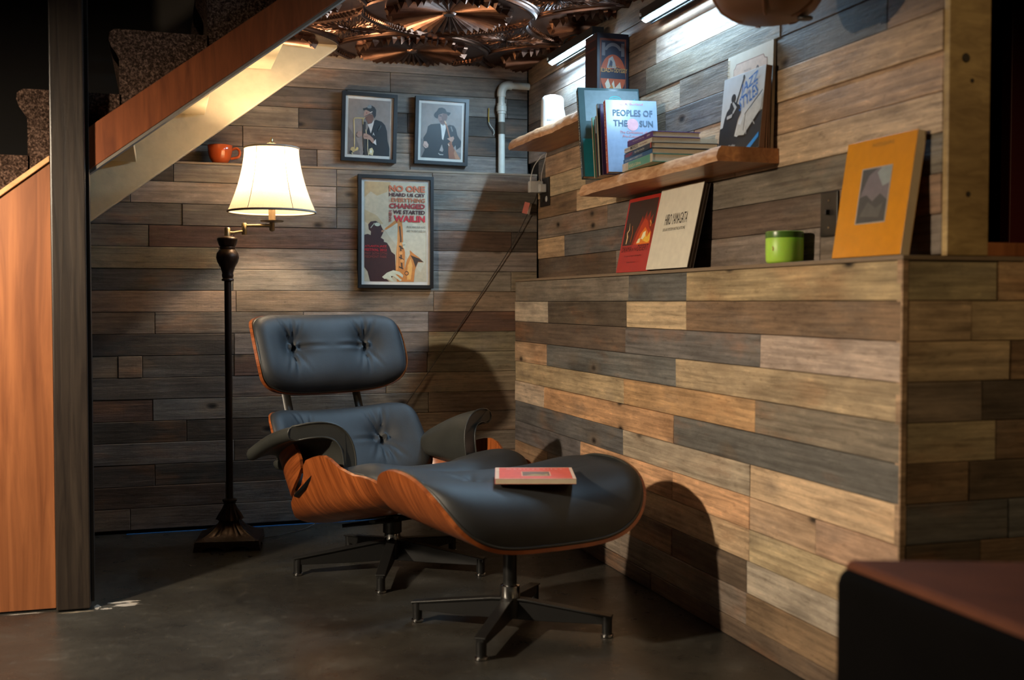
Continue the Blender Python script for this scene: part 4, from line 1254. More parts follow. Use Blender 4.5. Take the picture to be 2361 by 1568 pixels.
# tall dark blue book standing on the short shelf
bk = book('dark blue and orange book of Greek epics, standing upright on the short shelf', 0.114, 0.253, 0.108, (-0.0155, -0.950, UZ), D(0), 0.0, (0.012, 0.010, 0.022), (0.02, 0.008, 0.014))
navy = (0.012, 0.010, 0.03); org = (0.42, 0.07, 0.015); grey = (0.16, 0.14, 0.15); rust = (0.16, 0.035, 0.015)
lay = [(rust, rect(0.08, 0.06, 0.92, 0.93)), (navy, rect(0.13, 0.06, 0.87, 0.9)), (grey, rect(0.15, 0.70, 0.25, 0.87)), (grey, rect(0.76, 0.70, 0.86, 0.87)), (grey, circ(0.5, 0.72, 0.30, 0.155, 24, 20, 160)), (navy, circ(0.5, 0.70, 0.24, 0.13, 24)),
       (grey, rect(0.15, 0.08, 0.23, 0.22)), (grey, rect(0.78, 0.08, 0.86, 0.22)), (org, circ(0.5, 0.45, 0.40, 0.27, 32)), (navy, [(0.1, 0.40), (0.9, 0.40), (0.88, 0.53), (0.62, 0.55), (0.4, 0.52), (0.12, 0.53)]),
       ((0.35, 0.32, 0.3), [(0.30, 0.54), (0.36, 0.66), (0.48, 0.70), (0.56, 0.62), (0.60, 0.54)]), ((0.05, 0.05, 0.08), [(0.35, 0.55), (0.42, 0.65), (0.48, 0.62), (0.47, 0.55)]),
       ((0.6, 0.52, 0.4), [(0.24, 0.33), (0.34, 0.40), (0.42, 0.30), (0.52, 0.38), (0.56, 0.28), (0.72, 0.36), (0.78, 0.24), (0.66, 0.20), (0.46, 0.19), (0.32, 0.22)]), ((0.5, 0.18, 0.03), [(0.36, 0.26), (0.46, 0.33), (0.54, 0.24), (0.44, 0.2)])]
print_layers(bk, 'cover_print', (0, 0, 0), (1, 0, 0), (0, 0, 1), 0.114, 0.253, lay)
cover_text(bk, 'ILIAD', 0.012, 0.122, 0.036, 0.014, (0.72, 0.36, 0.09), bold=0.01, lift=0.0025)
cover_text(bk, '&', 0.050, 0.124, 0.006, 0.008, (0.72, 0.36, 0.09), lift=0.0025)
cover_text(bk, 'ODYSSEY', 0.059, 0.122, 0.049, 0.014, (0.72, 0.36, 0.09), bold=0.01, lift=0.0025)
cover_text(bk, "HOMER'S", 0.040, 0.139, 0.038, 0.005, (0.55, 0.3, 0.1), lift=0.0025)
for zz in (0.03, 0.06, 0.2, 0.23):
    box('spine_band', -0.0016, -0.0006, 0.006, 0.102, zz, zz + 0.006, cm('rust_band', (0.12, 0.025, 0.02), 0.4), bk)

# books upright on the long shelf
bk = book('large teal book with a black spine, leaning at the left end of the long shelf', 0.205, 0.318, 0.026, (-0.118, -1.088, SZ + 0.001), D(-10), D(18), (0.07, 0.115, 0.12), (0.012, 0.013, 0.013), rough=0.15)
lay = [((0.012, 0.20, 0.25), rect(0.03, 0.0, 0.30, 0.42)), ((0.05, 0.13, 0.14), rect(0.30, 0.0, 0.99, 0.5)), ((0.12, 0.17, 0.185), rect(0.10, 0.62, 0.98, 0.97)), ((0.02, 0.34, 0.33), strip(circ(0.60, 0.86, 0.10, 0.045, 14, 10, 170), 0.012)), ((0.02, 0.34, 0.33), strip(circ(0.60, 0.83, 0.12, 0.05, 14, 20, 160), 0.01)), ((0.02, 0.36, 0.36), [(0.86, 0.85), (0.93, 0.88), (0.91, 0.84), (0.97, 0.85), (0.89, 0.82)])]
print_layers(bk, 'cover_print', (0, 0, 0), (1, 0, 0), (0, 0, 1), 0.205, 0.318, lay)
spine_text(bk, 'GEORGE TSYPIN OPERA FACTORY', 0.308, 0.019, 0.275, 0.012, (0.62, 0.55, 0.40), bold=0.02)
def thin(label, y, h, t, lean, cov, sp, x=-0.085, w=0.17, two=None):
    b = book(label, w, h, t, (x, y, SZ + 0.001), D(-9), D(lean), cov, sp, hard=False, rough=0.2)
    if two: box('spine_label', -0.0014, -0.0007, 0.001, t - 0.001, h * two[0], h * two[1], cm('cover_stock', two[2], 0.3), b)
    return b
thin('thin cream paperback leaning against the large teal book', -1.116, 0.205, 0.011, 14, (0.08, 0.22, 0.14), (0.55, 0.46, 0.33), -0.088)
thin('thin brown paperback, second in the leaning row on the long shelf', -1.136, 0.196, 0.008, 13, (0.10, 0.055, 0.04), (0.16, 0.09, 0.06), -0.088, two=(0.0, 0.9, (0.20, 0.12, 0.09)))
thin('thin paperback with a navy and pale blue spine on the long shelf', -1.158, 0.202, 0.011, 13, (0.55, 0.5, 0.4), (0.025, 0.03, 0.05), -0.092, two=(0.72, 1.0, (0.40, 0.55, 0.66)))
thin('thin cream and black paperback left of the red-spined book', -1.184, 0.236, 0.012, 12, (0.02, 0.02, 0.025), (0.55, 0.48, 0.35), -0.098)
thin('slim purple paperback touching the red-spined book', -1.204, 0.232, 0.008, 12, (0.05, 0.025, 0.07), (0.08, 0.045, 0.10), -0.096)
bk = book('pale blue hardback about sun peoples with a red spine on the long shelf', 0.165, 0.232, 0.022, (-0.102, -1.262, SZ + 0.001), D(-7), D(11), (0.26, 0.34, 0.46), (0.58, 0.10, 0.05), rough=0.2)
lay = [((0.19, 0.26, 0.38), rect(0.0, 0.0, 1, 0.45)), ((0.60, 0.30, 0.33), circ(0.51, 0.66, 0.115, 0.085, 24)), ((0.62, 0.42, 0.44), circ(0.92, 0.40, 0.10, 0.10, 20)), ((0.70, 0.56, 0.42), [(0.36, 0.0), (0.36, 0.2), (0.42, 0.22), (0.42, 0.26), (0.58, 0.26), (0.58, 0.22), (0.66, 0.2), (0.66, 0.0)])]
print_layers(bk, 'cover_print', (0, 0, 0), (1, 0, 0), (0, 0, 1), 0.165, 0.232, lay)
cover_text(bk, 'C. A. Burland', 0.045, 0.216, 0.075, 0.008, (0.62, 0.16, 0.15), lift=0.0012)
cover_text(bk, 'PEOPLES OF', 0.022, 0.180, 0.128, 0.021, (0.05, 0.09, 0.14), bold=0.02, lift=0.0014)
cover_text(bk, 'THE', 0.022, 0.147, 0.046, 0.020, (0.05, 0.09, 0.14), bold=0.02, lift=0.0014)
cover_text(bk, 'SUN', 0.106, 0.147, 0.044, 0.020, (0.05, 0.09, 0.14), bold=0.02, lift=0.0014)
for k, s in enumerate(('The Civilizations of', 'Pre-Columbian', 'America')):
    ww = (0.088, 0.070, 0.040)[k]
    cover_text(bk, s, 0.086 - ww / 2, 0.124 - 0.013 * k, ww, 0.008, (0.60, 0.15, 0.14), lift=0.0014)
spine_text(bk, 'PEOPLES OF THE SUN', 0.222, 0.015, 0.19, 0.0075, (0.78, 0.52, 0.30), bold=0.02)

# horizontal stack (from the shelf upwards)
zz = SZ
RZ = D(-6)
stack = [
 ('green and cream travel book at the bottom of the flat stack', 0.190, 0.266, 0.024, (0.08, 0.30, 0.22), (0.62, 0.52, 0.38), (-0.096, -1.565), [('BACK ROADS of California', 0.235, 0.019, 0.14, 0.010, (0.72, 0.62, 0.40))], [(0.06, 0.78, (0.09, 0.33, 0.24))], None),
 ('blue paperback, second from the bottom of the flat stack', 0.192, 0.266, 0.013, (0.02, 0.09, 0.24), (0.015, 0.09, 0.24), (-0.095, -1.563), [('ROCK CLIMBING CLIMBERS GUIDE', 0.245, 0.0095, 0.16, 0.0055, (0.55, 0.6, 0.66))], [], None),
 ('black book with red lettering on its spine, middle of the flat stack', 0.198, 0.270, 0.017, (0.014, 0.012, 0.012), (0.012, 0.011, 0.011), (-0.099, -1.566), [('ASCENT', 0.255, 0.0125, 0.075, 0.0085, (0.55, 0.02, 0.02)), ('New Year of the Sun', 0.160, 0.0115, 0.095, 0.007, (0.6, 0.57, 0.5))], [(0.0, 0.03, (0.5, 0.06, 0.02))], None),
 ('white book about Mexico, second from the top of the flat stack', 0.194, 0.250, 0.014, (0.60, 0.55, 0.46), (0.62, 0.57, 0.48), (-0.094, -1.560), [('MEXICO', 0.190, 0.0115, 0.07, 0.010, (0.02, 0.02, 0.02)), ('from the Heart', 0.105, 0.0095, 0.065, 0.005, (0.25, 0.1, 0.08)), ('Margot P. Lowe', 0.244, 0.008, 0.05, 0.004, (0.2, 0.06, 0.05))], [], None),
 ('purple paperback on top of the flat stack', 0.145, 0.215, 0.017, (0.085, 0.025, 0.16), (0.10, 0.03, 0.20), (-0.096, -1.564), [('The Bobcat of Ray King', 0.165, 0.0115, 0.10, 0.006, (0.6, 0.5, 0.6)), ('arbat', 0.040, 0.0105, 0.026, 0.005, (0.7, 0.62, 0.65))], [], None)]
for lab, w, h, t, cov, sp, (x, y), txts, bands, _ in stack:
    jr = RZ + D(rnd.uniform(-1.5, 1.5))
    b = book(lab, w, h, t, (x, y, zz + t), jr, 0, cov, sp, hard=t > 0.015, flat=True, rough=0.3)
    for s, z, yy, ln, hh_, c in txts:
        spine_text(b, s, z, yy, ln, hh_, c, bold=0.015)
    for z0, z1, c in bands:
        box('spine_label', -0.0013, -0.0007, 0.001, t - 0.001, h * z0, h * z1, cm('cover_stock', c, 0.35), b)
    zz += t + 0.0004

# spiral-bound book and jazz paperback leaning on the wall
bk = book('spiral-bound cream booklet standing behind the jazz paperback', 0.240, 0.280, 0.008, (0.0845, -1.655, SZ + 0.001), -PI / 2, D(1.5), (0.66, 0.60, 0.50), (0.6, 0.55, 0.46), hard=False, rough=0.5)
lay = [((0.24, 0.12, 0.09), [(0.14, 0.05), (0.14, 0.86), (0.17, 0.87), (0.20, 0.905), (0.80, 0.905), (0.83, 0.87), (0.88, 0.86), (0.88, 0.05)]), ((0.60, 0.46, 0.38), [(0.148, 0.055), (0.148, 0.855), (0.178, 0.865), (0.208, 0.898), (0.793, 0.898), (0.825, 0.863), (0.872, 0.855), (0.872, 0.055)]),
       ((0.12, 0.10, 0.10), circ(0.33, 0.73, 0.035, 0.05)), ((0.60, 0.46, 0.38), circ(0.335, 0.73, 0.02, 0.035)), ((0.12, 0.10, 0.10), circ(0.68, 0.77, 0.035, 0.05)), ((0.60, 0.46, 0.38), circ(0.675, 0.77, 0.018, 0.03)), ((0.2, 0.16, 0.15), strip([(0.30, 0.685), (0.42, 0.70), (0.58, 0.70), (0.70, 0.715)], 0.008))]
print_layers(bk, 'cover_print', (0, 0, 0), (1, 0, 0), (0, 0, 1), 0.240, 0.280, lay)
cover_text(bk, 'ARCHIVES', 0.083, 0.206, 0.060, 0.014, (0.10, 0.08, 0.08), bold=0.01, lift=0.0016)
cover_text(bk, 'FROM THE', 0.094, 0.224, 0.036, 0.005, (0.2, 0.15, 0.14), lift=0.0016)
for k in range(26):
    zc_ = 0.012 + k * 0.0104
    pts = [(0.004 + 0.0062 * math.cos(a), 0.005 + 0.008 * math.sin(a), zc_) for a in [2 * PI * q / 10 for q in range(10)]]
    MB().tube(pts, 0.0009, 5, closed=True).build('spiral_ring', M['brass'], bk, smooth=80)

W_, H_ = 0.220, 0.212
bk = thing('book', 'jazz paperback with a bass player on its cover, leaning on the long shelf', 'book', (0.046, -1.683, SZ + 0.0025), (-D(5.5), 0, -PI / 2), 'books on the shelves and ledges')
mb = MB()
def leaf(mb, y0, y1, splay0, splay1, n=10):
    def f(i, j):
        z = H_ * i / (n - 1); q = 1 - i / (n - 1)
        ya = (y0 + splay0 * q * q) ; yb = (y1 + splay1 * q * q)
        return [(0.002, ya * 0.4 + 0.006 * 0.6, z), (W_, ya, z), (W_, yb, z), (0.002, yb * 0.4 + 0.010 * 0.6, z)][j]
    mb.grid(f, n, 4, cv=True)
    return mb
leaf(mb, 0.0008, 0.012, 0.0, 0.004); leaf(mb, 0.0125, 0.0155, 0.007, 0.009); leaf(mb, 0.016, 0.018, 0.012, 0.0135)
mb.build('page_block', cm('brown_pages', (0.36, 0.20, 0.12), 0.85), bk, smooth=30)
box('front_cover', 0, W_, -0.0004, 0.0006, 0, H_, cm('cover_stock', (0.62, 0.66, 0.70), 0.3), bk, 0.0003)
box('spine', -0.0006, 0.002, 0.0, 0.014, 0.0, H_, cm('cover_stock', (0.5, 0.52, 0.55), 0.3), bk)
blk = (0.012, 0.012, 0.014); wht = (0.62, 0.66, 0.70)
lay = [(blk, [(0.0, 0.0), (1, 0.0), (1, 0.46), (0.93, 0.44), (0.70, 0.30), (0.45, 0.20), (0.38, 0.22), (0.40, 0.30), (0.30, 0.40), (0.0, 0.36)]),
       (blk, [(0.05, 0.30), (0.10, 0.48), (0.14, 0.56), (0.20, 0.60), (0.22, 0.66), (0.30, 0.68), (0.36, 0.64), (0.46, 0.60), (0.50, 0.50), (0.44, 0.42), (0.40, 0.3)]),
       (blk, circ(0.285, 0.715, 0.055, 0.055)), (blk, strip([(0.36, 0.63), (0.44, 0.80), (0.50, 0.93)], [0.03, 0.022, 0.03])), ((0.05, 0.05, 0.05), circ(0.50, 0.945, 0.022, 0.03)), ((0.45, 0.46, 0.47), strip([(0.28, 0.66), (0.36, 0.58), (0.30, 0.52)], [0.03, 0.06, 0.03])), ((0.42, 0.42, 0.43), [(0.16, 0.50), (0.30, 0.52), (0.28, 0.47), (0.16, 0.46)]),
       ((0.48, 0.48, 0.46), [(0.42, 0.22), (0.62, 0.20), (0.98, 0.48), (0.98, 0.66), (0.60, 0.46), (0.52, 0.34), (0.46, 0.36)]), ((0.05, 0.05, 0.05), strip([(0.60, 0.46), (0.98, 0.70)], 0.012)), ((0.05, 0.05, 0.05), strip([(0.62, 0.46), (0.60, 0.26)], 0.01)), ((0.4, 0.4, 0.4), strip([(0.66, 0.30), (0.68, 0.20)], 0.012)), ((0.4, 0.4, 0.4), strip([(0.78, 0.38), (0.86, 0.30)], 0.012)),
       ((0.02, 0.22, 0.62), [(0.66, 0.0), (0.78, 0.0), (0.98, 0.13), (0.98, 0.19)])]
print_layers(bk, 'cover_print', (0, -0.0004, 0), (1, 0, 0), (0, 0, 1), W_, H_, lay)
for i, (s, x0, z0, ang) in enumerate((('JAZZ', 0.106, 0.144, 18), ('STYLES', 0.104, 0.108, 20))):
    c, s_ = math.cos(D(ang)), math.sin(D(ang))
    lettering(bk, s, (x0, -0.0004, z0), (c, 0, s_), (-s_, 0, c), (0.094, 0.100)[i], 0.034, (0.01, 0.13, 0.50), bold=0.0, shear=0.25, lift=0.0026)
cover_text(bk, 'Mark C. Gridley', 0.012, 0.014, 0.085, 0.011, (0.62, 0.62, 0.62), lift=0.0026, shear=0.15)
box('underline', 0.012, 0.130, -0.0034, -0.0030, 0.0085, 0.0098, ink((0.6, 0.6, 0.6)), bk)

# books on the low ledge
bk = book('red book with a photograph of flames on its cover, leaning on the low ledge', 0.249, 0.250, 0.012, (0.033, -1.001, LZ + 0.0005), -PI / 2, D(11.5), (0.52, 0.035, 0.022), (0.30, 0.02, 0.015), rough=0.3)
lay = [((0.045, 0.022, 0.016), rect(0.05, 0.36, 0.95, 0.95)), ((0.28, 0.02, 0.006), [(0.34, 0.36), (0.40, 0.52), (0.48, 0.62), (0.55, 0.74), (0.60, 0.68), (0.66, 0.80), (0.70, 0.70), (0.78, 0.80), (0.80, 0.68), (0.88, 0.74), (0.86, 0.6), (0.94, 0.62), (0.95, 0.36)]), ((0.55, 0.05, 0.008), [(0.40, 0.36), (0.47, 0.50), (0.56, 0.62), (0.64, 0.70), (0.74, 0.66), (0.82, 0.56), (0.92, 0.5), (0.93, 0.36)]), ((0.85, 0.22, 0.015), [(0.50, 0.36), (0.58, 0.50), (0.70, 0.58), (0.82, 0.50), (0.90, 0.40), (0.90, 0.36)]), ((0.95, 0.55, 0.06), [(0.66, 0.41), (0.72, 0.50), (0.80, 0.44), (0.88, 0.52), (0.90, 0.40), (0.84, 0.37)]), ((0.98, 0.9, 0.6), [(0.62, 0.43), (0.66, 0.51), (0.74, 0.53), (0.74, 0.46), (0.68, 0.42)]), ((0.98, 0.88, 0.55), [(0.50, 0.375), (0.54, 0.43), (0.61, 0.44), (0.60, 0.38)]), ((0.75, 0.5, 0.25), strip([(0.17, 0.38), (0.18, 0.47), (0.15, 0.53), (0.20, 0.57), (0.18, 0.66)], [0.03, 0.04, 0.03, 0.03, 0.01])), ((0.5, 0.12, 0.03), strip([(0.30, 0.40), (0.32, 0.52), (0.28, 0.62)], 0.02)), ((0.85, 0.35, 0.05), strip([(0.82, 0.66), (0.86, 0.62), (0.85, 0.58)], 0.025)), ((0.12, 0.012, 0.006), strip([(0.40, 0.90), (0.44, 0.86)], 0.012)), ((0.12, 0.012, 0.006), strip([(0.86, 0.92), (0.86, 0.82)], 0.01))]
print_layers(bk, 'cover_print', (0, 0, 0), (1, 0, 0), (0, 0, 1), 0.249, 0.250, lay)
cover_text(bk, 'DRAMA', 0.016, 0.068, 0.078, 0.018, (0.07, 0.012, 0.01), shear=0.1)
cover_text(bk, 'IN THE', 0.098, 0.069, 0.040, 0.010, (0.07, 0.012, 0.01), shear=0.1)
cover_text(bk, 'DESERT', 0.141, 0.068, 0.082, 0.020, (0.07, 0.012, 0.01), shear=0.1)
cover_text(bk, 'The Sights and Sounds of Burning Man', 0.045, 0.050, 0.135, 0.006, (0.07, 0.012, 0.01))
cover_text(bk, 'Holly Kreuter', 0.075, 0.029, 0.07, 0.006, (0.07, 0.012, 0.01))
bk = book('large cream art book with black lettering, leaning on the low ledge', 0.282, 0.253, 0.022, (0.018, -1.272, LZ + 0.0005), -PI / 2, D(12.5), (0.84, 0.79, 0.66), (0.05, 0.035, 0.025), rough=0.6, pages=cm('dark_page_edges', (0.16, 0.12, 0.09), 0.7), back=(0.05, 0.035, 0.025))
cover_text(bk, 'HIRO YAMAGATA', 0.070, 0.136, 0.150, 0.034, (0.012, 0.012, 0.012), bold=0.0, shear=0.08)
cover_text(bk, 'SOLAR SYSTEM INSTALLATIONS', 0.068, 0.117, 0.150, 0.009, (0.12, 0.11, 0.09))
box('inner_board', 0.2545, 0.2815, 0.010, 0.012, 0.002, 0.250, cm('cover_stock', (0.10, 0.07, 0.05), 0.6), bk)
bk = book('yellow book with a small photograph, leaning at the near end of the low ledge', 0.244, 0.262, 0.022, (0.034, -2.250, LZ + 0.0005), D(-90), D(9.0), (0.70, 0.27, 0.0), (0.6, 0.28, 0.01), rough=0.3, hard=False)
lay = [((0.35, 0.30, 0.26), rect(0.285, 0.275, 0.725, 0.75)), ((0.06, 0.055, 0.05), rect(0.30, 0.285, 0.71, 0.74)), ((0.16, 0.13, 0.14), [(0.30, 0.50), (0.40, 0.68), (0.52, 0.74), (0.71, 0.74), (0.71, 0.46), (0.60, 0.52), (0.50, 0.46), (0.40, 0.52)]), ((0.26, 0.29, 0.28), [(0.52, 0.70), (0.58, 0.74), (0.71, 0.74), (0.71, 0.60), (0.62, 0.58)]), ((0.10, 0.09, 0.08), [(0.34, 0.34), (0.44, 0.46), (0.56, 0.40), (0.66, 0.44), (0.62, 0.32)])]
print_layers(bk, 'cover_print', (0, 0, 0), (1, 0, 0), (0, 0, 1), 0.244, 0.262, lay)
cover_text(bk, 'PHOTOGRAPHS', 0.095, 0.242, 0.075, 0.008, (0.30, 0.16, 0.005))

# ------------------------------------------------------------------ small things on shelves and walls
cn = thing('candle_jar', 'green frosted candle jar on the low ledge', 'candle', (0.046, -2.030, LZ))
MB().lathe([(0.036, 0.0), (0.0425, 0.002), (0.0452, 0.007), (0.0458, 0.030), (0.0458, 0.0765), (0.0445, 0.0780), (0.0430, 0.0765), (0.0430, 0.062), (0.002, 0.0618)], 48).build('jar', M['candle'], cn, smooth=50)
MB().lathe([(0.0461, 0.062), (0.0463, 0.063), (0.0463, 0.0762), (0.0461, 0.0772)], 48, caps=False).build('glass_rim', cm('dark_green_glass', (0.09, 0.20, 0.03), 0.3), cn, smooth=50)
MB().tube([(0, 0, 0.0618), (0.001, 0, 0.070)], 0.001, 6).build('wick', M['blackp'], cn)
MB().tube([(-0.0425, -0.0175, 0.030), (-0.0422, -0.0183, 0.036), (-0.0430, -0.0165, 0.040)], 0.0012, 5).build('mark', ink((0.5, 0.08, 0.01)), cn)

rt = thing('wifi_router', 'white rounded wifi router on the short shelf', 'router', (0.004, -0.452, UZ), (0, 0, D(-14)))
mb = MB()
def rfn(i, j):
    zt_ = j / 18; z = 0.134 * zt_
    k = 1.0 - 0.06 * zt_
    if zt_ > 0.82: k *= math.sqrt(max(0.0, 1 - ((zt_ - 0.82) / 0.185) ** 2.4))
    a = 2 * PI * i / 48
    c, s_ = math.cos(a), math.sin(a)
    e = 2 / 3.4
    return (0.0445 * k * math.copysign(abs(c) ** e, c), 0.032 * k * math.copysign(abs(s_) ** e, s_), z)
mb.grid(rfn, 48, 19, cu=True)
mb.f.append(tuple(i * 19 for i in range(48))); mb.c.append(None)
mb.f.append(tuple(i * 19 + 18 for i in range(48))); mb.c.append(None)
mb.build('body', M['white'], rt, smooth=50)
lettering(rt, 'eero', (-0.024, -0.0322, 0.030), (1, 0, 0), (0, 0, 1), 0.028, 0.009, (0.25, 0.25, 0.26), lift=0.0008)
MB().lathe([(0.0016, 0), (0.0016, 0.0008)], 8).build('status_light', make_emit('status_led', (0.9, 0.95, 1.0), 2.0), rt).matrix_local = Matrix.Translation((-0.026, -0.0305, 0.088)) @ Matrix.Rotation(PI / 2, 4, 'X')
MB().tube(crom([(0.030, 0.030, 0.090), (0.044, 0.030, 0.085), (0.050, 0.026, 0.05), (0.048, 0.026, 0.010), (0.044, 0.05, 0.004), (0.04, 0.09, 0.004)], 8), 0.0024, 8).build('cable', M['white'], rt, smooth=60)

ol = thing('wall_outlet', 'dark outlet plate with white chargers, in the corner under the short shelf', 'outlet', (0.1005, -0.100, 1.333))
box('plate', -0.006, 0.0, -0.056, 0.056, -0.058, 0.058, cm('bronze_plate', (0.014, 0.010, 0.008), 0.45, 0.0), ol, 0.002)
for yy in (-0.028, 0.020):
    s = MB().lathe([(0.012, 0), (0.0125, 0.0015), (0.011, 0.002)], 20).build('socket', M['white'] if yy < 0 else M['blackp'], ol, smooth=40)
    s.matrix_local = Matrix.Translation((-0.006, yy, -0.030)) @ Matrix.Rotation(-PI / 2, 4, 'Y')
box('screw', -0.0072, -0.006, -0.003, 0.003, -0.003, 0.003, M['chrome'], ol)
c1 = thing('phone_charger', 'white square charger plugged into the outlet nearest the corner', 'charger', (0.0945, -0.078, 1.355))
box('body', -0.060, -0.0005, -0.014, 0.014, -0.024, 0.024, M['white'], c1, 0.004)
MB().tube(crom([(-0.052, 0.0, 0.024), (-0.050, 0.0, 0.045), (-0.040, -0.010, 0.085), (-0.020, -0.03, 0.118), (-0.005, -0.04, 0.133)], 8), 0.0022, 8).build('cable', M['white'], c1, smooth=60)
MB().tube([(-0.052, 0.0, 0.020), (-0.0515, 0.0, 0.036)], 0.0036, 10).build('strain_relief', M['white'], c1, smooth=60)
c2 = thing('usb_adapter', 'small white plug adapter beside the square charger', 'charger', (0.0945, -0.118, 1.352))
box('body', -0.030, -0.0005, -0.013, 0.013, -0.022, 0.012, M['white'], c2, 0.004)
MB().tube(crom([(-0.016, 0.0, 0.010), (-0.018, 0.004, 0.035), (-0.014, 0.008, 0.06), (-0.010, -0.012, 0.10), (-0.004, -0.02, 0.136)], 8), 0.0016, 8).build('cable', M['white'], c2, smooth=60)

sw = thing('switch_plate', 'dark switch plate on the right wall beside the yellow book', 'switch', (0.1005, -2.146, 1.089))
box('plate', -0.007, 0.0, -0.035, 0.035, -0.053, 0.053, cm('bronze_plate', (0.014, 0.010, 0.008), 0.45, 0.0), sw, 0.002)
box('toggle', -0.018, -0.006, -0.004, 0.004, -0.002, 0.010, M['blackp'], sw, 0.001)
for zq in (-0.032, 0.032):
    box('screw', -0.008, -0.0068, -0.002, 0.002, zq - 0.002, zq + 0.002, M['brass'], sw)

pp = thing('wall_pipe', 'white plastic pipe with an elbow in the back corner', 'pipe', (-0.0277, 0.104, 1.4175))
PR = 0.0145
MB().tube(crom([(0, 0, 0.0), (0, 0, 0.20), (0, 0, 0.345), (0.006, 0, 0.368), (0.024, 0, 0.382), (0.05, 0, 0.384), (0.124, 0, 0.384)], 6), PR, 18).build('tube', M['pvc'], pp, smooth=60)
mb = MB().tube(crom([(0, 0, 0.335), (0.0, 0, 0.352), (0.008, 0, 0.374), (0.028, 0, 0.384), (0.046, 0, 0.384)], 6), PR + 0.004, 18)
mb.build('elbow', M['pvc'], pp, smooth=60)
MB().lathe([(PR, 0.262), (PR + 0.004, 0.263), (PR + 0.004, 0.272), (PR + 0.007, 0.274), (PR + 0.007, 0.294), (PR + 0.004, 0.296), (PR + 0.004, 0.306), (PR, 0.307)], 20).build('coupling', M['pvc'], pp, smooth=40)
MB().lathe([(PR + 0.0012, 0.176), (PR + 0.0016, 0.177), (PR + 0.0016, 0.226), (PR + 0.0012, 0.227)], 20).build('tape_band', cm('brown_band', (0.10, 0.075, 0.05), 0.7), pp, smooth=40)
hk = thing('wire_hook', 'thin bent yellow and white wire on the back wall beside the pipe', 'wire', (-0.078, 0.122, 1.60))
MB().tube([(0, 0, 0.105), (-0.001, 0, 0.075), (-0.001, -0.002, 0.045)], 0.0022, 6).build('yellow_sleeve', cm('yellow_sleeve', (0.55, 0.33, 0.03), 0.5), hk, smooth=60)
MB().tube(crom([(-0.001, -0.002, 0.046), (0.006, -0.004, 0.03), (0.019, -0.004, 0.014), (0.023, -0.002, 0.0), (0.020, 0.004, -0.008)], 6), 0.0016, 6).build('bare_wire', M['pvc'], hk, smooth=60)

cp = thing('mug', 'orange glazed mug on the ledge of the back wall', 'mug', (-1.190, 0.056, 1.4175))
MB().lathe([(0.022, 0.0), (0.026, 0.002), (0.028, 0.004), (0.040, 0.022), (0.046, 0.046), (0.048, 0.072), (0.0468, 0.0735), (0.0445, 0.071), (0.042, 0.046), (0.034, 0.018), (0.002, 0.012)], 40).build('bowl', M['cup'], cp, smooth=60)
MB().tube(crom([(0.044, -0.006, 0.058), (0.062, -0.010, 0.063), (0.074, -0.012, 0.050), (0.068, -0.011, 0.030), (0.040, -0.006, 0.022)], 8), 0.0055, 10).build('handle', M['cup'], cp, smooth=60)

# hanging drum near the ceiling, top right
dm = thing('leather_drum', 'brown leather-look rounded drum hanging at the top right', 'drum', (-0.150, -2.28, 1.492))
prof = [(0.002, 0.0), (0.055, 0.001), (0.075, 0.006), (0.100, 0.022), (0.118, 0.050), (0.128, 0.090), (0.130, 0.14), (0.128, 0.40)]
MB().lathe(prof, 48).build('body', M['drum_leather'], dm, smooth=60)
for a in (-128, -62, 10, 80, 150):
    pts = [((r + 0.001) * math.cos(D(a + z * 40)), (r + 0.001) * math.sin(D(a + z * 40)), z) for r, z in prof[1:]]
    MB().tube(pts, 0.003, 6).build('seam', cm('seam_leather', (0.20, 0.09, 0.045), 0.5), dm, smooth=80)
MB().lathe([(0.002, 0), (0.016, 0.001), (0.017, 0.006)], 18, (0.062, -0.045, -0.004)).build('cap', M['blackp'], dm, smooth=40)

# dark leather armchair, only its corner in view
ac = thing('leather_armchair', 'dark brown leather armchair corner at the bottom right, out of focus', 'armchair', (-0.484, -3.03, 0))
poly = [(0.0, 0.0), (0.62, -0.24), (0.62, -1.0), (-0.012, -1.0)]
mb = MB().prism(poly, lambda a, b, d: (a, b, d), 0.06, 0.50)
mb.build('arm', make_leather('black_sofa_leather', (0.0015, 0.0012, 0.0012), 0.9, 0.05), ac, smooth=60, bevel=0.03, bseg=4)
MB().prism([(0.012, -0.016), (0.61, -0.245), (0.61, -0.99), (0.0, -0.99)], lambda a, b, d: (a, b, d), 0.4805, 0.506).build('arm_pad', M['sofa_leather'], ac, smooth=60, bevel=0.012, bseg=3)
mb = MB()
for (x, y) in ((0.05, -0.06), (0.05, -0.94)):
    mb = MB().lathe([(0.018, 0), (0.024, 0.06)], 16, (x, y, 0)).build('foot', M['post'], ac, smooth=40)
box('seat', 0.64, 1.15, -0.98, -0.28, 0.10, 0.44, M['sofa_leather'], ac, 0.03, 60)

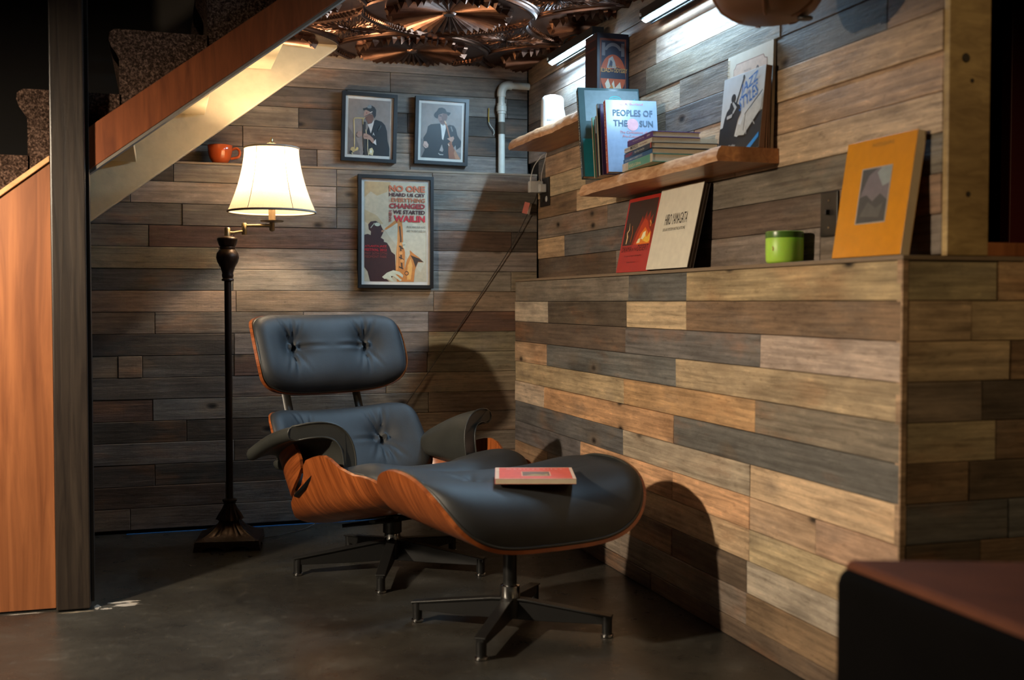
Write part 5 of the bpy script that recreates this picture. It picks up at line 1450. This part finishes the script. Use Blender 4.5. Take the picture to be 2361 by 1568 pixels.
# ------------------------------------------------------------------ framed pictures
def framed(label, w, h, loc, rail, mat_w, roll=0.0, depth=0.022, tilt=0.0):
    t = thing('picture_frame', label, 'picture', loc, (tilt, roll, 0), 'framed pictures on the back wall')
    for nm, poly in (('rail', [(0, 0), (w, 0), (w - rail, rail), (rail, rail)]), ('rail', [(w, 0), (w, h), (w - rail, h - rail), (w - rail, rail)]), ('rail', [(w, h), (0, h), (rail, h - rail), (w - rail, h - rail)]), ('rail', [(0, h), (0, 0), (rail, rail), (rail, h - rail)])):
        MB().prism(poly, lambda a, b, d: (a, d, b), 0.0, depth).build(nm, M['frame'], t)
    box('mat_board', rail, w - rail, 0.012, 0.015, rail, h - rail, M['mat_board'], t)
    MB().add([(rail, 0.006, rail), (w - rail, 0.006, rail), (w - rail, 0.006, h - rail), (rail, 0.006, h - rail)], [(0, 1, 2, 3)]).build('glass_pane', M['glass'], t, fixn=False)
    m = rail + mat_w
    return t, (m, 0.012, m), w - 2 * m, h - 2 * m
bgp = (0.25, 0.205, 0.175); jk = (0.010, 0.010, 0.011); skin = (0.42, 0.24, 0.17); gold = (0.50, 0.36, 0.15)
p1, O1, w1, h1 = framed('black framed photograph of a seated saxophone player in a flat cap', 0.2280, 0.2795, (-0.7105, 0.1055, 1.4585), 0.0145, 0.0125, D(1.1), tilt=D(2.6))
lay = [(bgp, rect(0, 0, 1, 1)), ((0.17, 0.135, 0.115), [(0, 0), (0.35, 0), (0.2, 0.3), (0, 0.5)]),
       (jk, [(0.36, 0.0), (1.0, 0.0), (1.0, 0.14), (0.95, 0.28), (0.93, 0.45), (0.88, 0.56), (0.80, 0.62), (0.66, 0.65), (0.60, 0.62), (0.50, 0.54), (0.44, 0.42), (0.38, 0.2)]),
       (bgp, [(0.30, 0.0), (0.36, 0.0), (0.38, 0.06), (0.34, 0.14), (0.28, 0.06)]),
       ((0.66, 0.60, 0.54), [(0.46, 0.555), (0.56, 0.58), (0.62, 0.645), (0.60, 0.56), (0.545, 0.40), (0.53, 0.42), (0.50, 0.50)]),
       ((0.16, 0.075, 0.05), [(0.40, 0.66), (0.48, 0.56), (0.56, 0.585), (0.60, 0.66), (0.60, 0.74), (0.50, 0.74), (0.42, 0.70)]), (skin, [(0.37, 0.76), (0.36, 0.72), (0.385, 0.69), (0.40, 0.68), (0.52, 0.75), (0.52, 0.80), (0.40, 0.82)]), ((0.30, 0.10, 0.07), circ(0.435, 0.76, 0.018, 0.014)),
       ((0.02, 0.024, 0.026), [(0.34, 0.835), (0.36, 0.80), (0.42, 0.815), (0.50, 0.79), (0.58, 0.74), (0.62, 0.67), (0.655, 0.72), (0.66, 0.82), (0.62, 0.87), (0.54, 0.905), (0.47, 0.90), (0.44, 0.86)]), ((0.20, 0.22, 0.225), [(0.44, 0.865), (0.48, 0.905), (0.545, 0.905), (0.55, 0.86), (0.52, 0.845), (0.46, 0.845)]),
       ((0.6, 0.55, 0.48), strip([(0.515, 0.765), (0.57, 0.79)], 0.018)), ((0.10, 0.08, 0.07), strip([(0.385, 0.69), (0.57, 0.775)], 0.014)),
       (gold, strip([(0.385, 0.685), (0.375, 0.655), (0.34, 0.66), (0.25, 0.66), (0.16, 0.655), (0.135, 0.625)], 0.022)), (gold, strip([(0.135, 0.63), (0.145, 0.50), (0.155, 0.30), (0.16, 0.14), (0.14, 0.08)], [0.022, 0.028, 0.024, 0.022, 0.06])), ((0.75, 0.62, 0.38), strip([(0.148, 0.62), (0.16, 0.40), (0.168, 0.18)], 0.008)),
       (gold, circ(0.125, 0.085, 0.055, 0.05)), ((0.03, 0.025, 0.02), circ(0.08, 0.04, 0.035, 0.03)), ((0.62, 0.5, 0.25), strip([(0.10, 0.03), (0.13, 0.0)], 0.02)), ((0.62, 0.46, 0.16), [(0.16, 0.06), (0.24, 0.08), (0.26, 0.12), (0.22, 0.14)]),
       ((0.035, 0.028, 0.022), strip([(0.385, 0.60), (0.385, 0.40), (0.40, 0.20), (0.44, 0.0)], 0.07)), (gold, strip([(0.352, 0.66), (0.352, 0.55)], 0.02)), ((0.6, 0.48, 0.26), strip([(0.42, 0.46), (0.45, 0.33)], 0.018)), ((0.62, 0.5, 0.3), strip([(0.47, 0.30), (0.475, 0.12), (0.50, 0.0)], 0.018)), ((0.68, 0.56, 0.3), [(0.50, 0.02), (0.60, 0.0), (0.62, 0.08), (0.58, 0.14), (0.52, 0.12)]), ((0.9, 0.85, 0.7), circ(0.555, 0.07, 0.022, 0.03)),
       ((0.34, 0.22, 0.17), [(0.20, 0.36), (0.24, 0.42), (0.33, 0.42), (0.34, 0.36), (0.28, 0.31), (0.22, 0.33)]), (skin, [(0.37, 0.385), (0.44, 0.39), (0.52, 0.36), (0.60, 0.31), (0.64, 0.24), (0.60, 0.21), (0.52, 0.28), (0.44, 0.29), (0.38, 0.29), (0.36, 0.33)]), ((0.16, 0.07, 0.05), strip([(0.38, 0.335), (0.47, 0.335)], 0.008)), ((0.66, 0.60, 0.55), [(0.60, 0.235), (0.66, 0.30), (0.68, 0.19), (0.65, 0.20)]),
       ((0.55, 0.55, 0.54), [(0.575, 0.35), (0.60, 0.42), (0.635, 0.36), (0.615, 0.365), (0.60, 0.385)]), ((0.05, 0.06, 0.06), strip([(0.78, 0.55), (0.72, 0.46)], 0.03))]
print_layers(p1, 'photograph', O1, (1, 0, 0), (0, 0, 1), w1, h1, lay)
p2, O2, w2, h2 = framed('black framed photograph of a man in a black hat with a stringed instrument', 0.2290, 0.2780, (-0.4055, 0.1055, 1.4575), 0.0145, 0.0125, D(0.9), tilt=D(2.6))
lay = [(bgp, rect(0, 0, 1, 1)), ((0.17, 0.14, 0.125), [(0, 0), (1, 0), (1, 0.12), (0.5, 0.2), (0, 0.35)]),
       (jk, [(0.02, 0.0), (0.10, 0.14), (0.08, 0.26), (0.06, 0.36), (0.14, 0.46), (0.17, 0.58), (0.24, 0.62), (0.46, 0.645), (0.50, 0.60), (0.62, 0.60), (0.70, 0.63), (0.80, 0.62), (0.86, 0.56), (0.90, 0.44), (1.0, 0.33), (0.98, 0.23), (0.88, 0.17), (0.86, 0.26), (0.80, 0.2), (0.72, 0.0)]),
       ((0.66, 0.62, 0.56), [(0.475, 0.64), (0.54, 0.605), (0.60, 0.64), (0.61, 0.56), (0.55, 0.34), (0.52, 0.36), (0.50, 0.52)]), ((0.30, 0.25, 0.22), [(0.46, 0.14), (0.52, 0.26), (0.56, 0.16), (0.54, 0.12)]), ((0.42, 0.38, 0.33), strip([(0.44, 0.095), (0.47, 0.07), (0.56, 0.07)], 0.016)),
       ((0.15, 0.072, 0.052), [(0.41, 0.82), (0.41, 0.74), (0.45, 0.67), (0.50, 0.63), (0.56, 0.64), (0.61, 0.70), (0.64, 0.76), (0.64, 0.84)]), ((0.24, 0.13, 0.10), [(0.41, 0.82), (0.415, 0.745), (0.45, 0.68), (0.50, 0.69), (0.52, 0.82)]), ((0.05, 0.03, 0.025), strip([(0.44, 0.785), (0.50, 0.785)], 0.02)), ((0.09, 0.03, 0.025), strip([(0.465, 0.69), (0.515, 0.69)], 0.014)), ((0.10, 0.05, 0.04), strip([(0.50, 0.78), (0.51, 0.735)], 0.012)),
       (jk, [(0.31, 0.79), (0.33, 0.755), (0.40, 0.73), (0.42, 0.80), (0.52, 0.835), (0.62, 0.83), (0.66, 0.79), (0.70, 0.82), (0.72, 0.855), (0.62, 0.865), (0.58, 0.92), (0.50, 0.94), (0.42, 0.925), (0.38, 0.87), (0.33, 0.83)]),
       ((0.36, 0.14, 0.06), strip([(0.57, 0.69), (0.64, 0.58), (0.70, 0.42), (0.76, 0.28)], [0.03, 0.035, 0.03, 0.035])), ((0.72, 0.5, 0.3), strip([(0.575, 0.70), (0.61, 0.65)], 0.02)), ((0.24, 0.075, 0.025), [(0.68, 0.30), (0.74, 0.32), (0.84, 0.16), (0.96, 0.0), (0.70, 0.0), (0.68, 0.12)]), ((0.38, 0.17, 0.08), [(0.84, 0.18), (0.98, 0.0), (0.86, 0.0), (0.82, 0.1)]), ((0.7, 0.5, 0.35), strip([(0.67, 0.28), (0.70, 0.24)], 0.02)),
       (skin, [(0.64, 0.37), (0.72, 0.40), (0.80, 0.42), (0.82, 0.38), (0.78, 0.32), (0.72, 0.33)]), ((0.50, 0.33, 0.26), [(0.05, 0.22), (0.08, 0.30), (0.14, 0.30), (0.19, 0.24), (0.18, 0.19), (0.12, 0.17)]), ((0.2, 0.1, 0.08), strip([(0.09, 0.23), (0.16, 0.19)], 0.008)), ((0.16, 0.15, 0.14), strip([(0.73, 0.60), (0.77, 0.51)], 0.03))]
print_layers(p2, 'photograph', O2, (1, 0, 0), (0, 0, 1), w2, h2, lay)

p3, O3, w3, h3 = framed('tall black framed jazz festival poster hanging below the two photographs', 0.3085, 0.4525, (-0.6650, -0.0245, 0.9375), 0.0135, 0.0130, D(0.3), 0.021)
cream = (0.50, 0.42, 0.29); brn = (0.045, 0.013, 0.011); bra = (0.55, 0.20, 0.045); drk = (0.06, 0.035, 0.022); pale = (0.55, 0.54, 0.40)
lay = [(cream, rect(0, 0, 1, 1)), ((0.48, 0.33, 0.16), [(0, 1), (0.42, 1), (0.36, 0.9), (0.2, 0.86), (0.1, 0.9), (0, 0.84)]), ((0.55, 0.49, 0.36), [(0.30, 0.55), (0.62, 0.62), (0.98, 0.56), (0.98, 0.2), (0.9, 0.1), (0.6, 0.3), (0.4, 0.45)]), ((0.45, 0.34, 0.19), [(0.0, 0.72), (0.2, 0.66), (0.3, 0.58), (0.1, 0.56), (0, 0.6)]),
       (brn, [(0.09, 0.0), (0.05, 0.10), (0.0, 0.14), (0.0, 0.465), (0.05, 0.475), (0.10, 0.465), (0.105, 0.50), (0.07, 0.52), (0.06, 0.57), (0.10, 0.60), (0.18, 0.608), (0.25, 0.58), (0.275, 0.545), (0.30, 0.515), (0.30, 0.49), (0.26, 0.44), (0.31, 0.42), (0.31, 0.40), (0.36, 0.39), (0.40, 0.35), (0.43, 0.30), (0.49, 0.27), (0.50, 0.10), (0.42, 0.02), (0.30, 0.05), (0.40, 0.0)]),
       (pale, circ(0.205, 0.572, 0.045, 0.018, 18)), (pale, strip([(0.16, 0.585), (0.10, 0.535)], 0.008)), ((0.42, 0.20, 0.11), [(0.27, 0.515), (0.32, 0.52), (0.31, 0.50), (0.27, 0.495)]),
       (bra, strip([(0.33, 0.525), (0.42, 0.565), (0.50, 0.605), (0.55, 0.612), (0.60, 0.59)], [0.02, 0.03, 0.035, 0.04, 0.05])), (bra, [(0.53, 0.60), (0.60, 0.60), (0.615, 0.50), (0.62, 0.36), (0.65, 0.30), (0.64, 0.12), (0.62, 0.0), (0.52, 0.0), (0.50, 0.12), (0.51, 0.30), (0.53, 0.45)]), (drk, strip([(0.56, 0.56), (0.58, 0.44), (0.58, 0.30), (0.60, 0.14)], 0.022)), ((0.72, 0.33, 0.10), strip([(0.535, 0.50), (0.53, 0.30), (0.52, 0.12)], 0.016)),
       (drk, strip([(0.55, 0.36), (0.62, 0.33)], 0.014)), (drk, strip([(0.55, 0.25), (0.63, 0.22)], 0.014)), (drk, strip([(0.55, 0.15), (0.62, 0.13)], 0.014)), ((0.72, 0.33, 0.10), circ(0.60, 0.21, 0.03, 0.018)), ((0.72, 0.33, 0.10), circ(0.58, 0.29, 0.03, 0.018)), ((0.72, 0.33, 0.10), circ(0.585, 0.38, 0.028, 0.018)),
       (bra, [(0.62, 0.0), (0.64, 0.12), (0.68, 0.22), (0.73, 0.28), (0.725, 0.32), (0.80, 0.28), (0.88, 0.245), (0.95, 0.20), (0.86, 0.20), (0.81, 0.12), (0.79, 0.0)]), (drk, [(0.735, 0.27), (0.80, 0.255), (0.88, 0.235), (0.955, 0.20), (0.86, 0.205), (0.82, 0.145), (0.78, 0.22)]), ((0.75, 0.38, 0.10), [(0.68, 0.02), (0.69, 0.16), (0.74, 0.235), (0.77, 0.16), (0.74, 0.02)]), (drk, circ(0.675, 0.085, 0.035, 0.022)), (bra, circ(0.675, 0.085, 0.025, 0.014)),
       (pale, [(0.60, 0.395), (0.645, 0.405), (0.66, 0.385), (0.66, 0.335), (0.62, 0.34)]), (drk, strip([(0.61, 0.37), (0.65, 0.372)], 0.005)),
       (pale, [(0.28, 0.045), (0.36, 0.09), (0.46, 0.115), (0.56, 0.10), (0.62, 0.065), (0.61, 0.04), (0.54, 0.07), (0.48, 0.08), (0.60, 0.015), (0.57, 0.005), (0.46, 0.055), (0.42, 0.055), (0.47, 0.0), (0.43, 0.0), (0.36, 0.03), (0.32, 0.025)])]
print_layers(p3, 'poster_print', O3, (1, 0, 0), (0, 0, 1), w3, h3, lay, step=0.00006)
def pt3(s, u, v, w, h, rgb, vert=False, bold=0.03):
    ex, ey = ((1, 0, 0), (0, 0, 1)) if not vert else ((0, 0, 1), (-1, 0, 0))
    lettering(p3, s, (O3[0] + u * w3, O3[1] - 0.001, O3[2] + v * h3), ex, ey, w * w3, h * h3, rgb, bold=bold, lift=0.0016, name='poster_lettering')
orr = (0.62, 0.15, 0.055); mar = (0.085, 0.015, 0.02); redd = (0.40, 0.035, 0.03); bred = (0.62, 0.03, 0.04)
pt3('NO ONE', 0.39, 0.905, 0.58, 0.066, orr, bold=0.045)
pt3('HEARD US CRY', 0.39, 0.858, 0.58, 0.036, mar)
pt3('EVERYTHING', 0.43, 0.803, 0.54, 0.042, (0.60, 0.17, 0.07))
pt3('BUT', 0.415, 0.806, 0.035, 0.018, (0.60, 0.17, 0.07), vert=True, bold=0.0)
pt3('CHANGED', 0.39, 0.738, 0.58, 0.052, redd, bold=0.045)
pt3('WE STARTED', 0.455, 0.683, 0.515, 0.040, mar)
pt3('WHEN', 0.435, 0.600, 0.185, 0.030, (0.36, 0.06, 0.05), vert=True)
pt3('WAILIN', 0.465, 0.604, 0.505, 0.066, bred, bold=0.045)
pt3('MUSIC WAS OUR VOICE', 0.675, 0.542, 0.30, 0.022, (0.12, 0.09, 0.07), bold=0.0)
pt3('AND THE BEAT GOES ON', 0.675, 0.502, 0.30, 0.022, (0.12, 0.09, 0.07), bold=0.0)
pt3('ATLANTA JAZZ', 0.005, 0.338, 0.35, 0.026, (0.55, 0.02, 0.025))
pt3('FESTIVAL 2012', 0.005, 0.304, 0.35, 0.026, (0.55, 0.02, 0.025))
pt3('MAY 26TH-27TH', 0.005, 0.270, 0.35, 0.025, (0.30, 0.05, 0.035), bold=0.0)
pt3('PIEDMONT PARK', 0.005, 0.236, 0.35, 0.025, (0.30, 0.05, 0.035), bold=0.0)

# ------------------------------------------------------------------ red book on the ottoman
bk = book('red paperback about Mexican tiles lying on the ottoman', 0.204, 0.190, 0.013, (-0.624, -1.784, 0.4370), D(-17), 0, (0.72, 0.10, 0.055), (0.62, 0.12, 0.18), hard=False, flat=True, rough=0.4)
lay = [((0.74, 0.50, 0.36), rect(0, 0, 1, 1)), ((0.72, 0.10, 0.055), rect(0.05, 0.03, 0.96, 0.97)), ((0.74, 0.35, 0.2), rect(0.33, 0.22, 0.70, 0.62)), ((0.20, 0.11, 0.06), rect(0.345, 0.25, 0.685, 0.60)), ((0.42, 0.28, 0.08), [(0.40, 0.30), (0.50, 0.40), (0.60, 0.34), (0.66, 0.42), (0.66, 0.28), (0.40, 0.27)])]
print_layers(bk, 'cover_print', (0, 0, 0), (1, 0, 0), (0, 0, 1), 0.204, 0.190, lay)
cover_text(bk, 'm e x i c a n', 0.030, 0.150, 0.086, 0.014, (0.85, 0.6, 0.5), lift=0.0012)
cover_text(bk, 't i l e s', 0.126, 0.150, 0.050, 0.015, (0.85, 0.6, 0.5), lift=0.0012)

# ------------------------------------------------------------------ fill spot added behind the camera, out of view, to brighten the wall end
for k, (loc, tgt, pw, ang) in enumerate(SPOTS):
    t = thing('added_fill_light', 'added fill light behind the camera on the right, out of view', 'light', loc)
    MB().lathe([(0.05, 0.12), (0.075, 0.12), (0.08, 0.0), (0.06, 0.0)], 24).build('housing', M['blackp'], t, smooth=40)
    s = bpy.data.lights.new('fill_spot', 'SPOT'); s.energy = pw; s.color = (1.0, 0.70, 0.36); s.spot_size = math.radians(ang); s.spot_blend = 0.9; s.shadow_soft_size = 0.05
    so_ = bpy.data.objects.new('fill_spot', s); COL.objects.link(so_)
    so_.parent = t; so_.location = (0, 0, -0.01)
    so_.rotation_euler = (Vector(tgt) - Vector(loc)).to_track_quat('-Z', 'Y').to_euler()
